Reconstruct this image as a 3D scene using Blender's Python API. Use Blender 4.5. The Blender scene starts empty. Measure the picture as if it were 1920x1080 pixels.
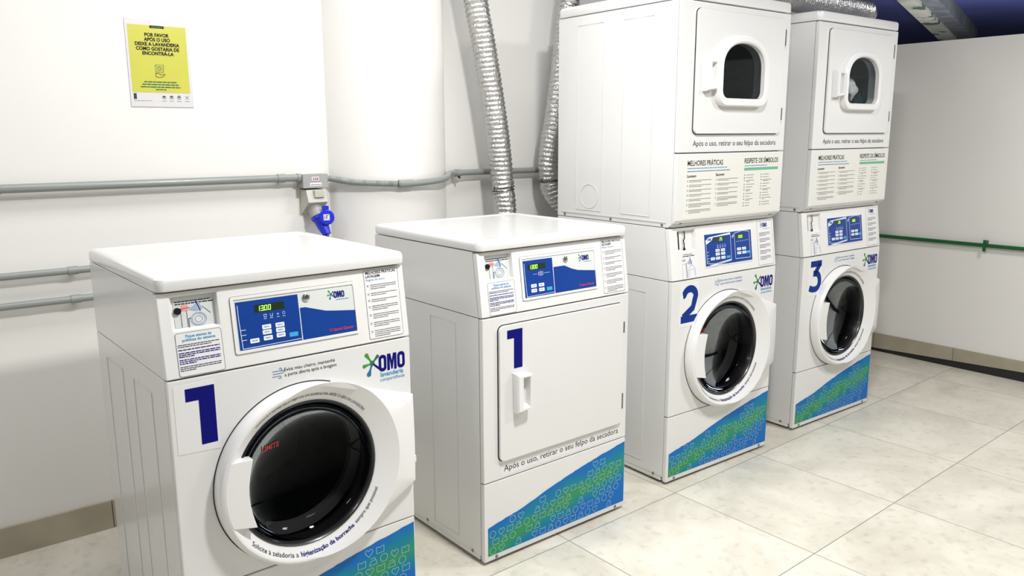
import bpy, bmesh, math, random
from mathutils import Matrix, Vector
random.seed(7)
SC = bpy.context.scene
COL = SC.collection
PI = math.pi

# ------------------------------------------------------------------ camera
cam_d = bpy.data.cameras.new('camera'); cam = bpy.data.objects.new('camera', cam_d); COL.objects.link(cam)
F_PX = 1499.39; YAW, PITCH, ROLL = [math.radians(v) for v in (-38.3238, -10.9423, -0.196)]
cam_d.sensor_width = 36.0; cam_d.lens = F_PX / 1920 * 36.0; cam_d.clip_start = 0.05; cam_d.clip_end = 100
fw = Vector((-math.sin(YAW) * math.cos(PITCH), math.cos(YAW) * math.cos(PITCH), math.sin(PITCH)))
rt = Vector((math.cos(YAW), math.sin(YAW), 0)); up = rt.cross(fw)
r2 = rt * math.cos(ROLL) + up * math.sin(ROLL); u2 = -rt * math.sin(ROLL) + up * math.cos(ROLL)
m = Matrix.Identity(4)
for i in range(3):
    m[i][0] = r2[i]; m[i][1] = u2[i]; m[i][2] = -fw[i]
m[0][3], m[1][3], m[2][3] = -0.4894, -1.9512, 1.4429
cam.matrix_world = m
SC.camera = cam

# ------------------------------------------------------------------ light
SC.view_settings.view_transform = 'Standard'; SC.view_settings.look = 'None'
SC.view_settings.gamma = 1.0; SC.view_settings.exposure = 0.27; SC.view_settings.use_curve_mapping = False
w = bpy.data.worlds.new('world'); SC.world = w; w.use_nodes = True
bg = w.node_tree.nodes['Background']; bg.inputs[0].default_value = (1.0, 0.98, 0.95, 1); bg.inputs[1].default_value = 0.25

def area(name, loc, sx, sy, power, rot=(0, 0, 0), col=(1, 0.985, 0.95)):
    l = bpy.data.lights.new(name, 'AREA'); l.shape = 'RECTANGLE'; l.size = sx; l.size_y = sy; l.energy = power; l.color = col
    o = bpy.data.objects.new(name, l); COL.objects.link(o); o.location = loc; o.rotation_euler = rot
    return o
area('main_and_fill_light', (1.05, -1.0, 2.66), 0.22, 0.22, 54)
area('main_and_fill_light', (0.7, 0.30, 2.68), 2.6, 0.5, 26)  # added soft overhead fill, lifts the lids and walls
area('main_and_fill_light', (-1.7, -0.6, 2.66), 0.6, 0.6, 20)  # added fill for the left sides of the machines
area('main_and_fill_light', (3.2, -1.5, 2.66), 0.5, 0.5, 40)  # added fill for the partition, floor and far dryer window
area('main_and_fill_light', (1.4, -3.3, 2.66), 0.6, 0.3, 9)  # weak fill added behind the camera
area('ceiling_fill', (8.0, 0.8, 1.2), 2.0, 1.0, 62, (PI, 0, 0), (0.85, 0.9, 1))  # added fill aimed up at the blue ceiling and beam

# ------------------------------------------------------------------ materials
MATS = {}
def mat(name, col=(0.8, 0.8, 0.8), rough=0.5, metal=0.0, coat=0.0, emit=None, es=1.0, noise=None, bump=None, spec=0.5):
    if name in MATS: return MATS[name]
    mt = bpy.data.materials.new(name); mt.use_nodes = True; nt = mt.node_tree; b = nt.nodes['Principled BSDF']
    b.inputs['Base Color'].default_value = (*col, 1); b.inputs['Roughness'].default_value = rough
    b.inputs['Metallic'].default_value = metal; b.inputs['Coat Weight'].default_value = coat
    b.inputs['Specular IOR Level'].default_value = spec
    if emit:
        b.inputs['Emission Color'].default_value = (*emit, 1); b.inputs['Emission Strength'].default_value = es
    tc = nt.nodes.new('ShaderNodeTexCoord')
    if noise:   # (scale, colour2, amount)
        n = nt.nodes.new('ShaderNodeTexNoise'); n.inputs['Scale'].default_value = noise[0]; n.inputs['Detail'].default_value = 6
        nt.links.new(tc.outputs['Object'], n.inputs['Vector'])
        r = nt.nodes.new('ShaderNodeValToRGB'); r.color_ramp.elements[0].position = 0.35; r.color_ramp.elements[1].position = 0.7
        r.color_ramp.elements[0].color = (*noise[1], 1); r.color_ramp.elements[1].color = (*col, 1)
        nt.links.new(n.outputs['Fac'], r.inputs[0]); nt.links.new(r.outputs[0], b.inputs['Base Color'])
    if bump:    # (scale, strength, distance)
        n = nt.nodes.new('ShaderNodeTexNoise'); n.inputs['Scale'].default_value = bump[0]; n.inputs['Detail'].default_value = 4
        nt.links.new(tc.outputs['Object'], n.inputs['Vector'])
        bp = nt.nodes.new('ShaderNodeBump'); bp.inputs['Strength'].default_value = bump[1]; bp.inputs['Distance'].default_value = bump[2]
        nt.links.new(n.outputs['Fac'], bp.inputs['Height']); nt.links.new(bp.outputs[0], b.inputs['Normal'])
    MATS[name] = mt
    return mt

enamel = mat('white_enamel', (0.73, 0.735, 0.73), 0.22, coat=0.3, noise=(1.5, (0.715, 0.72, 0.715), 1))
enamel_panel = mat('white_plastic', (0.76, 0.76, 0.75), 0.32, noise=(2, (0.745, 0.745, 0.735), 1))
door_white = mat('door_white_plastic', (0.79, 0.79, 0.795), 0.26, coat=0.2, noise=(2, (0.775, 0.775, 0.78), 1))
paper = mat('label_paper', (0.76, 0.76, 0.77), 0.35)
paper_warm = mat('sheet_paper', (0.74, 0.735, 0.69), 0.4)
ink = mat('black_ink', (0.006, 0.006, 0.01), 0.6, spec=.2)
ink_soft = mat('grey_ink', (0.05, 0.05, 0.07), 0.6, spec=.2)
ink_blue = mat('navy_ink', (0.001, 0.002, 0.16), 0.6, spec=.15)
ink_royal = mat('royal_blue_ink', (0.003, 0.03, 0.22), 0.6, spec=.15)
ink_cyan = mat('cyan_ink', (0.03, 0.28, 0.52), 0.4)
ink_steel = mat('steel_blue_ink', (0.06, 0.17, 0.38), 0.4)
ink_red = mat('red_ink', (0.65, 0.03, 0.03), 0.4)
ink_green = mat('green_ink', (0.03, 0.28, 0.04), 0.4)
ink_dgreen = mat('dark_green_ink', (0.01, 0.13, 0.07), 0.4)
ink_teal = mat('teal_ink', (0.0, 0.14, 0.30), 0.4)
ink_mint = mat('mint_green_ink', (0.13, 0.42, 0.27), 0.4)
panel_blue = mat('panel_blue', (0.004, 0.04, 0.26), 0.35, spec=.25, noise=(4, (0.007, 0.05, 0.27), 1))
panel_grey = mat('panel_light_grey', (0.66, 0.69, 0.68), 0.3)
key_white = mat('key_white', (0.75, 0.8, 0.85), 0.4)
key_cyan = mat('key_cyan', (0.04, 0.36, 0.68), 0.4)
lcd = mat('display_dark', (0.012, 0.03, 0.012), 0.15)
led = mat('display_digits', (0.3, 0.7, 0.1), 0.4, emit=(0.45, 1.0, 0.12), es=1.3)
gap = mat('dark_gap', (0.012, 0.012, 0.012), 0.6)
rubber = mat('black_rubber', (0.012, 0.012, 0.013), 0.3, coat=0.3)
chrome = mat('bright_metal', (0.6, 0.6, 0.6), 0.2, 1.0)
hinge_m = mat('hinge_steel', (0.25, 0.25, 0.25), 0.35, 0.9)
drum_m = mat('drum_steel', (0.03, 0.032, 0.034), 0.28, 0.9, noise=(25, (0.02, 0.02, 0.022), 1))
drum_grey = mat('dryer_drum', (0.07, 0.08, 0.085), 0.5, 0.3)
def glass_mat(name, tint, base, refl=(0.22, 0.24, 0.26, 1)):
    mt = bpy.data.materials.new(name); mt.use_nodes = True; nt = mt.node_tree; nt.nodes.clear()
    out = nt.nodes.new('ShaderNodeOutputMaterial'); t = nt.nodes.new('ShaderNodeBsdfTransparent'); t.inputs[0].default_value = (*tint, 1)
    g = nt.nodes.new('ShaderNodeBsdfGlossy'); g.inputs['Roughness'].default_value = 0.02; g.inputs[0].default_value = refl
    f = nt.nodes.new('ShaderNodeFresnel'); f.inputs[0].default_value = base
    mx = nt.nodes.new('ShaderNodeMixShader')
    nt.links.new(f.outputs[0], mx.inputs[0]); nt.links.new(t.outputs[0], mx.inputs[1]); nt.links.new(g.outputs[0], mx.inputs[2]); nt.links.new(mx.outputs[0], out.inputs[0])
    return mt
glass = glass_mat('porthole_glass', (0.62, 0.62, 0.63), 1.33)
glass_dry = glass_mat('dryer_glass', (0.82, 0.86, 0.88), 1.42, (0.5, 0.55, 0.6, 1))
foil = mat('crumpled_foil', (0.62, 0.62, 0.60), 0.20, 1.0, bump=(95, 1.0, 0.006))
foil_dark = mat('wire_duct_grey', (0.42, 0.42, 0.43), 0.32, 0.9, bump=(90, 0.6, 0.004))
pipe_grey = mat('conduit_grey_pvc', (0.27, 0.29, 0.28), 0.3, coat=0.2, noise=(3, (0.25, 0.27, 0.26), 1))
box_grey = mat('box_grey', (0.36, 0.36, 0.35), 0.45)
box_beige = mat('socket_beige', (0.50, 0.50, 0.44), 0.45)
plug_blue = mat('plug_blue', (0.01, 0.02, 0.60), 0.35)
pipe_green = mat('pipe_green', (0.004, 0.10, 0.025), 0.35)
poster_y = mat('poster_yellow', (0.56, 0.55, 0.075), 0.35, noise=(9, (0.54, 0.53, 0.07), 1))
cloth_w = mat('white_cloth', (0.88, 0.86, 0.83), 0.9, bump=(40, 0.5, 0.01))
cloth_t = mat('teal_cloth', (0.09, 0.62, 0.68), 0.9, bump=(40, 0.5, 0.01))

# decal gradient: object-space diagonal band blue > green > blue (a printed gradient)
def decal_mat(name, lift):
    mt = bpy.data.materials.new(name); mt.use_nodes = True; nt = mt.node_tree; b = nt.nodes['Principled BSDF']
    b.inputs['Roughness'].default_value = 0.5; b.inputs['Specular IOR Level'].default_value = 0.25
    tc = nt.nodes.new('ShaderNodeTexCoord'); sp = nt.nodes.new('ShaderNodeSeparateXYZ'); nt.links.new(tc.outputs['Object'], sp.inputs[0])
    def M(op, a, bb, c=None):
        n = nt.nodes.new('ShaderNodeMath'); n.operation = op
        for i, v in enumerate((a, bb) if c is None else (a, bb, c)):
            if isinstance(v, (int, float)): n.inputs[i].default_value = v
            else: nt.links.new(v, n.inputs[i])
        return n.outputs[0]
    # band centre z = 0.06 + 0.20 x  (metres)
    ctr = M('MULTIPLY_ADD', sp.outputs['X'], 0.22, 0.045)
    d = M('ABSOLUTE', M('SUBTRACT', sp.outputs['Z'], ctr), 0)
    ns = nt.nodes.new('ShaderNodeTexNoise'); ns.inputs['Scale'].default_value = 7; nt.links.new(tc.outputs['Object'], ns.inputs['Vector'])
    d2 = M('MULTIPLY_ADD', M('SUBTRACT', ns.outputs['Fac'], 0.5), 0.10, d)
    r = nt.nodes.new('ShaderNodeValToRGB'); nt.links.new(M('MULTIPLY', d2, 10.0), r.inputs[0])
    L = lambda c: tuple(x + (y - x) * lift for x, y in zip(c, (0.62, 0.80, 0.80))) + (1,)
    e = r.color_ramp.elements
    e[0].position = 0.05; e[0].color = L((0.03, 0.27, 0.10)); e[1].position = 0.8; e[1].color = L((0.0, 0.14, 0.48))
    x = r.color_ramp.elements.new(0.42); x.color = L((0.0, 0.21, 0.30))
    nt.links.new(r.outputs[0], b.inputs['Base Color'])
    return mt
decal = decal_mat('decal_blue_green', 0.0); decal_line = decal_mat('decal_icon_lines', 0.5)

# ------------------------------------------------------------------ mesh builder
_txt = {}
def text_geo(s, bold=0.0):
    k = (s, bold)
    if k in _txt: return _txt[k]
    cu = bpy.data.curves.new('t', 'FONT'); cu.body = s; cu.size = 1.0; cu.offset = bold; cu.resolution_u = 3; cu.fill_mode = 'FRONT'
    o = bpy.data.objects.new('t', cu); COL.objects.link(o); dg = bpy.context.evaluated_depsgraph_get(); dg.update()
    me = bpy.data.meshes.new_from_object(o.evaluated_get(dg))
    V = [(v.co.x, v.co.y) for v in me.vertices]; Fc = [tuple(p.vertices) for p in me.polygons]
    bpy.data.objects.remove(o); bpy.data.curves.remove(cu); bpy.data.meshes.remove(me)
    xs = [v[0] for v in V]; ys = [v[1] for v in V]
    _txt[k] = (V, Fc, min(xs), max(xs), min(ys), max(ys)); return _txt[k]

class MB:
    def __init__(s, M=None):
        s.V = []; s.F = []; s.FM = []; s.mats = []; s.M = M or Matrix.Identity(4)
    def mi(s, mt):
        if mt not in s.mats: s.mats.append(mt)
        return s.mats.index(mt)
    def v(s, p):
        s.V.append(s.M @ Vector(p)); return len(s.V) - 1
    def f(s, idx, mt): s.F.append(tuple(idx)); s.FM.append(s.mi(mt))
    def loops(s, loops, mt, closed=True, cap0=False, cap1=False):
        L = [[s.v(p) for p in lp] for lp in loops]; n = len(L[0])
        for a, b in zip(L, L[1:]):
            for i in range(n if closed else n - 1):
                j = (i + 1) % n; s.f((a[i], a[j], b[j], b[i]), mt)
        if cap0: s.f(tuple(reversed(L[0])), mt)
        if cap1: s.f(tuple(L[-1]), mt)
    def poly(s, pts, w0, w1, mt):      # polygon in (u,v), extruded along w
        s.loops([[(x, y, w0) for x, y in pts], [(x, y, w1) for x, y in pts]], mt, True, True, True)
    def flat(s, pts, w, mt): s.f([s.v((x, y, w)) for x, y in pts], mt)
    def box(s, a, b, mt):
        (x0, y0, z0), (x1, y1, z1) = a, b
        s.loops([[(x0, y0, z0), (x1, y0, z0), (x1, y1, z0), (x0, y1, z0)], [(x0, y0, z1), (x1, y0, z1), (x1, y1, z1), (x0, y1, z1)]], mt, True, True, True)
    def rect(s, u0, u1, v0, v1, w, mt, w0=None):
        if w0 is None: s.flat([(u0, v0), (u1, v0), (u1, v1), (u0, v1)], w, mt)
        else: s.box((u0, v0, w0), (u1, v1, w), mt)
    def stroke(s, pts, wd, w, mt, closed=False):
        P = [Vector((p[0], p[1])) for p in pts]; n = len(P)
        for i in range(n if closed else n - 1):
            a, b = P[i], P[(i + 1) % n]; d = (b - a)
            if d.length < 1e-7: continue
            d = d.normalized(); t = Vector((-d.y, d.x)) * wd / 2; a = a - d * wd * .35; b = b + d * wd * .35
            s.flat([a + t, a - t, b - t, b + t][::-1], w + 0.00001 * (i % 3), mt)
    def text(s, body, u, v, w, mt, width=None, height=None, size=None, bold=0.0, center=False, sx=1.0):
        V, Fc, x0, x1, y0, y1 = text_geo(body, bold)
        if size is None: size = (height / 0.73) if height else width / (x1 - x0)
        kx = (width / (x1 - x0)) if width else size * sx
        off = u - (x0 * kx if not center else (x0 + x1) / 2 * kx)
        idx = [s.v((off + x * kx, v + y * size, w)) for x, y in V]
        for f in Fc: s.f([idx[i] for i in f], mt)
    def arc_text(s, body, cx, cy, r, a0, a1, w, mt, height, bold=0.0, inward=False):
        V, Fc, x0, x1, y0, y1 = text_geo(body, bold); k = height / 0.73
        idx = []
        for x, y in V:
            t = (x - x0) / (x1 - x0); a = a0 + (a1 - a0) * t; rr = r + (-y if inward else y) * k
            idx.append(s.v((cx + math.cos(a) * rr, cy + math.sin(a) * rr, w)))
        for f in Fc: s.f([idx[i] for i in f], mt)
    def dashes(s, u0, u1, v, h, w, mt, seed=0):  # a line of print too small to read
        rnd = random.Random(seed); x = u0
        while x < u1:
            l = rnd.uniform(1.5, 6) * h; e = min(x + l, u1)
            if e - x > 0.5 * h: s.flat([(x, v), (e, v), (e, v + h), (x, v + h)], w, mt)
            x = e + h * 0.6
    def tube(s, pts, r, mt, n=12, caps=True, radii=None):
        P = [Vector(p) for p in pts]; N = len(P); prev = None; L = []
        for i in range(N):
            t = (P[min(i + 1, N - 1)] - P[max(i - 1, 0)]).normalized()
            if prev is None:
                a = Vector((0, 0, 1)) if abs(t.z) < 0.9 else Vector((1, 0, 0)); nn = (a - t * a.dot(t)).normalized()
            else: nn = (prev - t * prev.dot(t)).normalized()
            prev = nn; bb = t.cross(nn); rr = radii[i] if radii else r
            L.append([tuple(P[i] + (nn * math.cos(2 * PI * k / n) + bb * math.sin(2 * PI * k / n)) * rr) for k in range(n)])
        s.loops(L, mt, True, caps, caps)
    def build(s, name, parent=None, bevel=0.0, smooth=False, seg=2, angle=35):
        me = bpy.data.meshes.new(name); me.from_pydata(s.V, [], s.F)
        for mt in s.mats: me.materials.append(mt)
        me.polygons.foreach_set('material_index', s.FM)
        bm = bmesh.new(); bm.from_mesh(me)
        if bevel > 0 or smooth:
            bmesh.ops.recalc_face_normals(bm, faces=bm.faces)
        if bevel > 0:
            es = [e for e in bm.edges if len(e.link_faces) == 2 and e.calc_face_angle(0) > math.radians(40)]
            bmesh.ops.bevel(bm, geom=es, offset=bevel, segments=seg, profile=0.6, affect='EDGES', clamp_overlap=True)
        bm.to_mesh(me); bm.free()
        if bevel > 0 or smooth:
            me.polygons.foreach_set('use_smooth', [True] * len(me.polygons))
            try: me.set_sharp_from_angle(angle=math.radians(angle))
            except Exception: pass
        o = bpy.data.objects.new(name, me); COL.objects.link(o)
        if bevel > 0:
            wn = o.modifiers.new('weighted', 'WEIGHTED_NORMAL'); wn.keep_sharp = True; wn.weight = 80
        if parent: o.parent = parent
        return o

def empty(name, label, cat, loc=(0, 0, 0), rz=0.0, group=None):
    o = bpy.data.objects.new(name, None); COL.objects.link(o); o.empty_display_size = 0.1
    o.location = loc; o.rotation_euler = (0, 0, rz); o['label'] = label; o['category'] = cat
    if group: o['group'] = group
    return o
def tag(o, label, cat, group=None):
    o['label'] = label; o['category'] = cat
    if group: o['group'] = group
    return o
def struct(o): o['kind'] = 'structure'; return o

def rrect(x0, x1, y0, y1, r, n=5):
    pts = []
    for cx, cy, a in ((x1 - r, y0 + r, -PI / 2), (x1 - r, y1 - r, 0), (x0 + r, y1 - r, PI / 2), (x0 + r, y0 + r, PI)):
        for k in range(n + 1): t = a + PI / 2 * k / n; pts.append((cx + r * math.cos(t), cy + r * math.sin(t)))
    return pts
def arch(cx, z0, z1, hw, rb, n=10):   # flat bottom with rounded corners, elliptical top
    pts = []; ry = (z1 - z0) * 0.46
    for c, a0, a1, r in (((cx + hw - rb, z0 + rb), -PI / 2, 0, rb), ((cx, z1 - ry), 0, PI, 0), ((cx - hw + rb, z0 + rb), PI, 1.5 * PI, rb)):
        k_ = n if r else 3 * n
        for k in range(k_ + 1):
            t = a0 + (a1 - a0) * k / k_
            if r: pts.append((c[0] + r * math.cos(t), c[1] + r * math.sin(t)))
            else:
                e = 0.88; cc, ss = math.cos(t), math.sin(t)
                pts.append((c[0] + hw * math.copysign(abs(cc) ** e, cc), c[1] + ry * abs(ss) ** e))
    return pts
def star_fn(pts, c):
    """ray-cast radius of a star-shaped outline about c"""
    P = [Vector((p[0] - c[0], p[1] - c[1])) for p in pts]; n = len(P)
    def f(t):
        d = Vector((math.cos(t), math.sin(t))); best = 0
        for i in range(n):
            a, b = P[i], P[(i + 1) % n]; e = b - a; den = d.x * e.y - d.y * e.x
            if abs(den) < 1e-12: continue
            r = (a.x * e.y - a.y * e.x) / den; q = (a.x * d.y - a.y * d.x) / den
            if r > 0 and -1e-6 <= q <= 1 + 1e-6: best = max(best, r)
        return best
    return f
def ring_plate(g, outer, inner, c, w0, w1, mt, n=96):
    fo, fi = star_fn(outer, c), star_fn(inner, c)
    A = sorted([2 * PI * k / n for k in range(n)] + [math.atan2(p[1] - c[1], p[0] - c[0]) % (2 * PI) for p in outer])
    A2 = [A[0]]
    for a in A[1:]:
        if a - A2[-1] > 1e-4: A2.append(a)
    P = lambda f, w: [(c[0] + f(a) * math.cos(a), c[1] + f(a) * math.sin(a), w) for a in A2]
    g.loops([P(fi, w0), P(fo, w0), P(fo, w1), P(fi, w1), P(fi, w0)], mt)

# ------------------------------------------------------------------ room
YB = 1.157; XE = 4.66; ZC = 2.78
def tile_mat():
    mt = bpy.data.materials.new('porcelain_floor_tiles'); mt.use_nodes = True; nt = mt.node_tree; b = nt.nodes['Principled BSDF']
    tc = nt.nodes.new('ShaderNodeTexCoord'); sp = nt.nodes.new('ShaderNodeSeparateXYZ'); nt.links.new(tc.outputs['Object'], sp.inputs[0])
    def M(op, *a):
        n = nt.nodes.new('ShaderNodeMath'); n.operation = op
        for i, v in enumerate(a):
            if isinstance(v, (int, float)): n.inputs[i].default_value = v
            else: nt.links.new(v, n.inputs[i])
        return n.outputs[0]
    U = M('DIVIDE', M('SUBTRACT', M('MULTIPLY_ADD', sp.outputs['Y'], 0.008, sp.outputs['X']), 1.92), 0.602)
    V = M('DIVIDE', M('ADD', M('MULTIPLY_ADD', M('SUBTRACT', sp.outputs['X'], 1.925), -0.030, sp.outputs['Y']), 0.593), 0.62)
    def dist(x, p): return M('MULTIPLY', M('ABSOLUTE', M('SUBTRACT', x, M('ROUND', x))), p)
    d = M('MINIMUM', dist(U, 0.602), dist(V, 0.62))
    g = M('LESS_THAN', d, 0.0016)
    cid = nt.nodes.new('ShaderNodeCombineXYZ'); nt.links.new(M('FLOOR', U), cid.inputs[0]); nt.links.new(M('FLOOR', V), cid.inputs[1])
    wn = nt.nodes.new('ShaderNodeTexWhiteNoise'); nt.links.new(cid.outputs[0], wn.inputs['Vector'])
    va = nt.nodes.new('ShaderNodeVectorMath'); va.operation = 'ADD'; vs = nt.nodes.new('ShaderNodeVectorMath'); vs.operation = 'SCALE'; vs.inputs['Scale'].default_value = 9
    nt.links.new(wn.outputs['Color'], vs.inputs[0]); nt.links.new(tc.outputs['Object'], va.inputs[0]); nt.links.new(vs.outputs[0], va.inputs[1])
    n1 = nt.nodes.new('ShaderNodeTexNoise'); n1.inputs['Scale'].default_value = 3.2; n1.inputs['Detail'].default_value = 9; n1.inputs['Roughness'].default_value = 0.62; n1.inputs['Distortion'].default_value = 0.6
    nt.links.new(va.outputs[0], n1.inputs['Vector'])
    r = nt.nodes.new('ShaderNodeValToRGB'); e = r.color_ramp.elements
    e[0].position = 0.33; e[0].color = (0.55, 0.52, 0.445, 1); e[1].position = 0.62; e[1].color = (0.70, 0.67, 0.585, 1)
    nt.links.new(n1.outputs['Fac'], r.inputs[0])
    n2 = nt.nodes.new('ShaderNodeTexNoise'); n2.inputs['Scale'].default_value = 28; n2.inputs['Detail'].default_value = 5; nt.links.new(va.outputs[0], n2.inputs['Vector'])
    r2_ = nt.nodes.new('ShaderNodeValToRGB'); r2_.color_ramp.elements[0].position = 0.30; r2_.color_ramp.elements[0].color = (0.86, 0.86, 0.86, 1); r2_.color_ramp.elements[1].position = 0.45; r2_.color_ramp.elements[1].color = (1, 1, 1, 1)
    nt.links.new(n2.outputs['Fac'], r2_.inputs[0])
    mx = nt.nodes.new('ShaderNodeMix'); mx.data_type = 'RGBA'; mx.blend_type = 'MULTIPLY'; mx.inputs[0].default_value = 1
    nt.links.new(r.outputs[0], mx.inputs[6]); nt.links.new(r2_.outputs[0], mx.inputs[7])
    mg = nt.nodes.new('ShaderNodeMix'); mg.data_type = 'RGBA'; nt.links.new(g, mg.inputs[0]); nt.links.new(mx.outputs[2], mg.inputs[6]); mg.inputs[7].default_value = (0.20, 0.19, 0.16, 1)
    nt.links.new(mg.outputs[2], b.inputs['Base Color']); b.inputs['Roughness'].default_value = 0.38
    return mt
wall_m = mat('white_wall_paint', (0.80, 0.79, 0.765), 0.75, noise=(1.2, (0.77, 0.76, 0.735), 1), bump=(60, 0.08, 0.002))
blue_m = mat('dark_blue_ceiling_paint', (0.045, 0.05, 0.17), 0.8, noise=(1.1, (0.028, 0.036, 0.12), 1))
base_m = mat('baseboard_tile', (0.42, 0.38, 0.29), 0.45, noise=(6, (0.34, 0.305, 0.23), 1))

g = MB(); g.box((-3, -4.2, -0.05), (14, 9, 0), tile_mat()); struct(g.build('floor'))
g = MB(); g.box((-3, -4.2, ZC), (14, 9, ZC + 0.05), blue_m); struct(g.build('ceiling'))
g = MB(); g.box((-3, YB, 0), (XE + 0.1, YB + 0.1, ZC), wall_m); struct(g.build('wall_back'))
g = MB()   # end partition, lower than the ceiling
g.box((XE, -4.2, 0.0), (XE + 0.12, YB, 1.982), wall_m); struct(g.build('wall_right'))
g = MB(); g.box((-3, -4.3, 0), (XE, -4.2, 2.0), mat('grey_far_wall', (0.22, 0.23, 0.23), 0.8)); struct(g.build('wall_front'))
g = MB(); g.box((13.5, -4.2, 0), (13.6, 9, ZC), blue_m); struct(g.build('wall_far'))
g = MB()   # round column half sunk in the wall
n = 64; g.loops([[(1.286 + 0.319 * math.cos(2 * PI * k / n), 1.292 + 0.319 * math.sin(2 * PI * k / n), z) for k in range(n)] for z in (0, ZC)], wall_m)
struct(g.build('wall_column', smooth=True))
g = MB(); 
for i in range(6):
    x0 = -2.99 + i * 0.61
    g.box((x0, YB - 0.012, 0), (min(x0 + 0.607, 0.99), YB, 0.108), base_m)
struct(g.build('baseboard_back', bevel=0.001))
g = MB()   # the right skirting: its lower edge lifts towards the viewer
yy = 1.14
while yy > -3.4:
    y1 = yy - 0.507; zb = lambda y: 0.020 + (0.643 - y) * 0.0414
    za, zb_ = max(zb(yy), 0.002), zb(y1)
    a = [(XE - 0.012, yy, za), (XE - 0.012, y1, zb_), (XE - 0.012, y1, 0.122), (XE - 0.012, yy, 0.122)]
    b = [(XE, yy, za), (XE, y1, zb_), (XE, y1, 0.122), (XE, yy, 0.122)]
    g.loops([a, b], base_m, True, True, True); yy = y1 - 0.003
    if zb(yy) > 0.1: break
struct(g.build('baseboard_right'))
g = MB(); g.box((XE - 0.006, -3.0, 0), (XE, 1.14, 0.11), gap); struct(g.build('dark_strip_1'))  # black strip seen under the skirting's lifted edge

# painted concrete beam beyond the partition
beam_m = mat('stained_beam_paint', (0.46, 0.43, 0.34), 0.8, noise=(2.4, (0.27, 0.26, 0.20), 1))
nt = beam_m.node_tree; b_ = nt.nodes['Principled BSDF']
tc = nt.nodes.new('ShaderNodeTexCoord'); vo = nt.nodes.new('ShaderNodeTexNoise'); vo.inputs['Scale'].default_value = 4.5; vo.inputs['Detail'].default_value = 8
nt.links.new(tc.outputs['Object'], vo.inputs['Vector'])
rr = nt.nodes.new('ShaderNodeValToRGB'); rr.color_ramp.elements[0].position = 0.56; rr.color_ramp.elements[0].color = (1, 1, 1, 1); rr.color_ramp.elements[1].position = 0.62; rr.color_ramp.elements[1].color = (0.16, 0.24, 0.19, 1)
nt.links.new(vo.outputs['Fac'], rr.inputs[0])
mx = nt.nodes.new('ShaderNodeMix'); mx.data_type = 'RGBA'; mx.blend_type = 'MULTIPLY'; mx.inputs[0].default_value = 1
src = b_.inputs['Base Color'].links[0].from_socket
nt.links.new(src, mx.inputs[6]); nt.links.new(rr.outputs[0], mx.inputs[7]); nt.links.new(mx.outputs[2], b_.inputs['Base Color'])
bt = empty('ceiling_beam', 'stained beige diagonal beam under the dark blue ceiling beyond the partition', 'beam', (0, 0, 0))
def beam_run(x): return (x - 6.85)
g = MB()
P0 = [(5.2, 1.23), (11.2, 3.28)]; P1 = [(5.2, 1.10), (11.2, 3.08)]; P2 = [(5.2, 0.98), (11.2, 2.88)]
g.loops([[(P0[0][0], P0[0][1], 2.6), (P0[1][0], P0[1][1], 2.6), (P1[1][0], P1[1][1], 2.6), (P1[0][0], P1[0][1], 2.6)],
         [(P0[0][0], P0[0][1], ZC), (P0[1][0], P0[1][1], ZC), (P1[1][0], P1[1][1], ZC), (P1[0][0], P1[0][1], ZC)]], beam_m, True, True, True)
g.build('beam_soffit', bt)
g = MB(); beam2 = mat('grey_beam_face', (0.16, 0.16, 0.15), 0.8, noise=(5, (0.08, 0.085, 0.09), 1))  # right face of the beam, in a darker grey than the left
g.loops([[(P1[0][0], P1[0][1], 2.635), (P1[1][0], P1[1][1], 2.635), (P2[1][0], P2[1][1], 2.635), (P2[0][0], P2[0][1], 2.635)],
         [(P1[0][0], P1[0][1], ZC), (P1[1][0], P1[1][1], ZC), (P2[1][0], P2[1][1], ZC), (P2[0][0], P2[0][1], ZC)]], beam2, True, True, True)
g.build('beam_flange', bt)

# ------------------------------------------------------------------ machine parts
W = 0.683; ZS = 0.8592; ZL = 1.0726; ZT = 1.1106; PY = 0.0287; ZK = 0.2963
def FR(off=0.0):       # front frame: (u, v, w) -> local (u, off - w, v)
    return Matrix(((1, 0, 0, 0), (0, 0, -1, off), (0, 1, 0, 0), (0, 0, 0, 1)))
def PF():              # sloping control panel frame
    L = math.hypot(PY, ZL - ZS); s = (PY / L, (ZL - ZS) / L)
    return Matrix(((1, 0, 0, 0), (0, s[0], -s[1], 0), (0, s[1], s[0], ZS), (0, 0, 0, 1)))
PH = math.hypot(PY, ZL - ZS) - .002

def lid(t, z0, z1, y0, D):
    g = MB()
    def lp(i, z): return [(x, y, z) for x, y in rrect(-0.003 + i, W + 0.003 - i, y0 + i, D - i, max(0.022 - i * 0.3, 0.004))]
    g.loops([lp(0.006, z0 + .002), lp(0.001, z0 + 0.004), lp(0, z0 + 0.008), lp(0, z1 - 0.014), lp(0.002, z1 - 0.006), lp(0.007, z1 - 0.0015), lp(0.014, z1), lp(0.036, z1), lp(0.042, z1 - 0.0025), lp(0.05, z1 - 0.003)], enamel, True, True, True)
    return g.build('lid', t, smooth=True)
def bead(g, pts, r=0.0011):
    g.tube([(-0.0012, y, z) for y, z in pts + [pts[0]]], r, enamel, 6)
def screws(t, M, pts):
    for x, y in pts:
        g = MB(M)
        g.loops([[(x + 0.006 * k * math.cos(a * PI / 5), y + 0.006 * k * math.sin(a * PI / 5), w) for a in range(10)] for k, w in ((1, 0), (1, 0.0015), (0.6, 0.0028))], hinge_m, True, False, True); g.build('screw', t)

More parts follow.
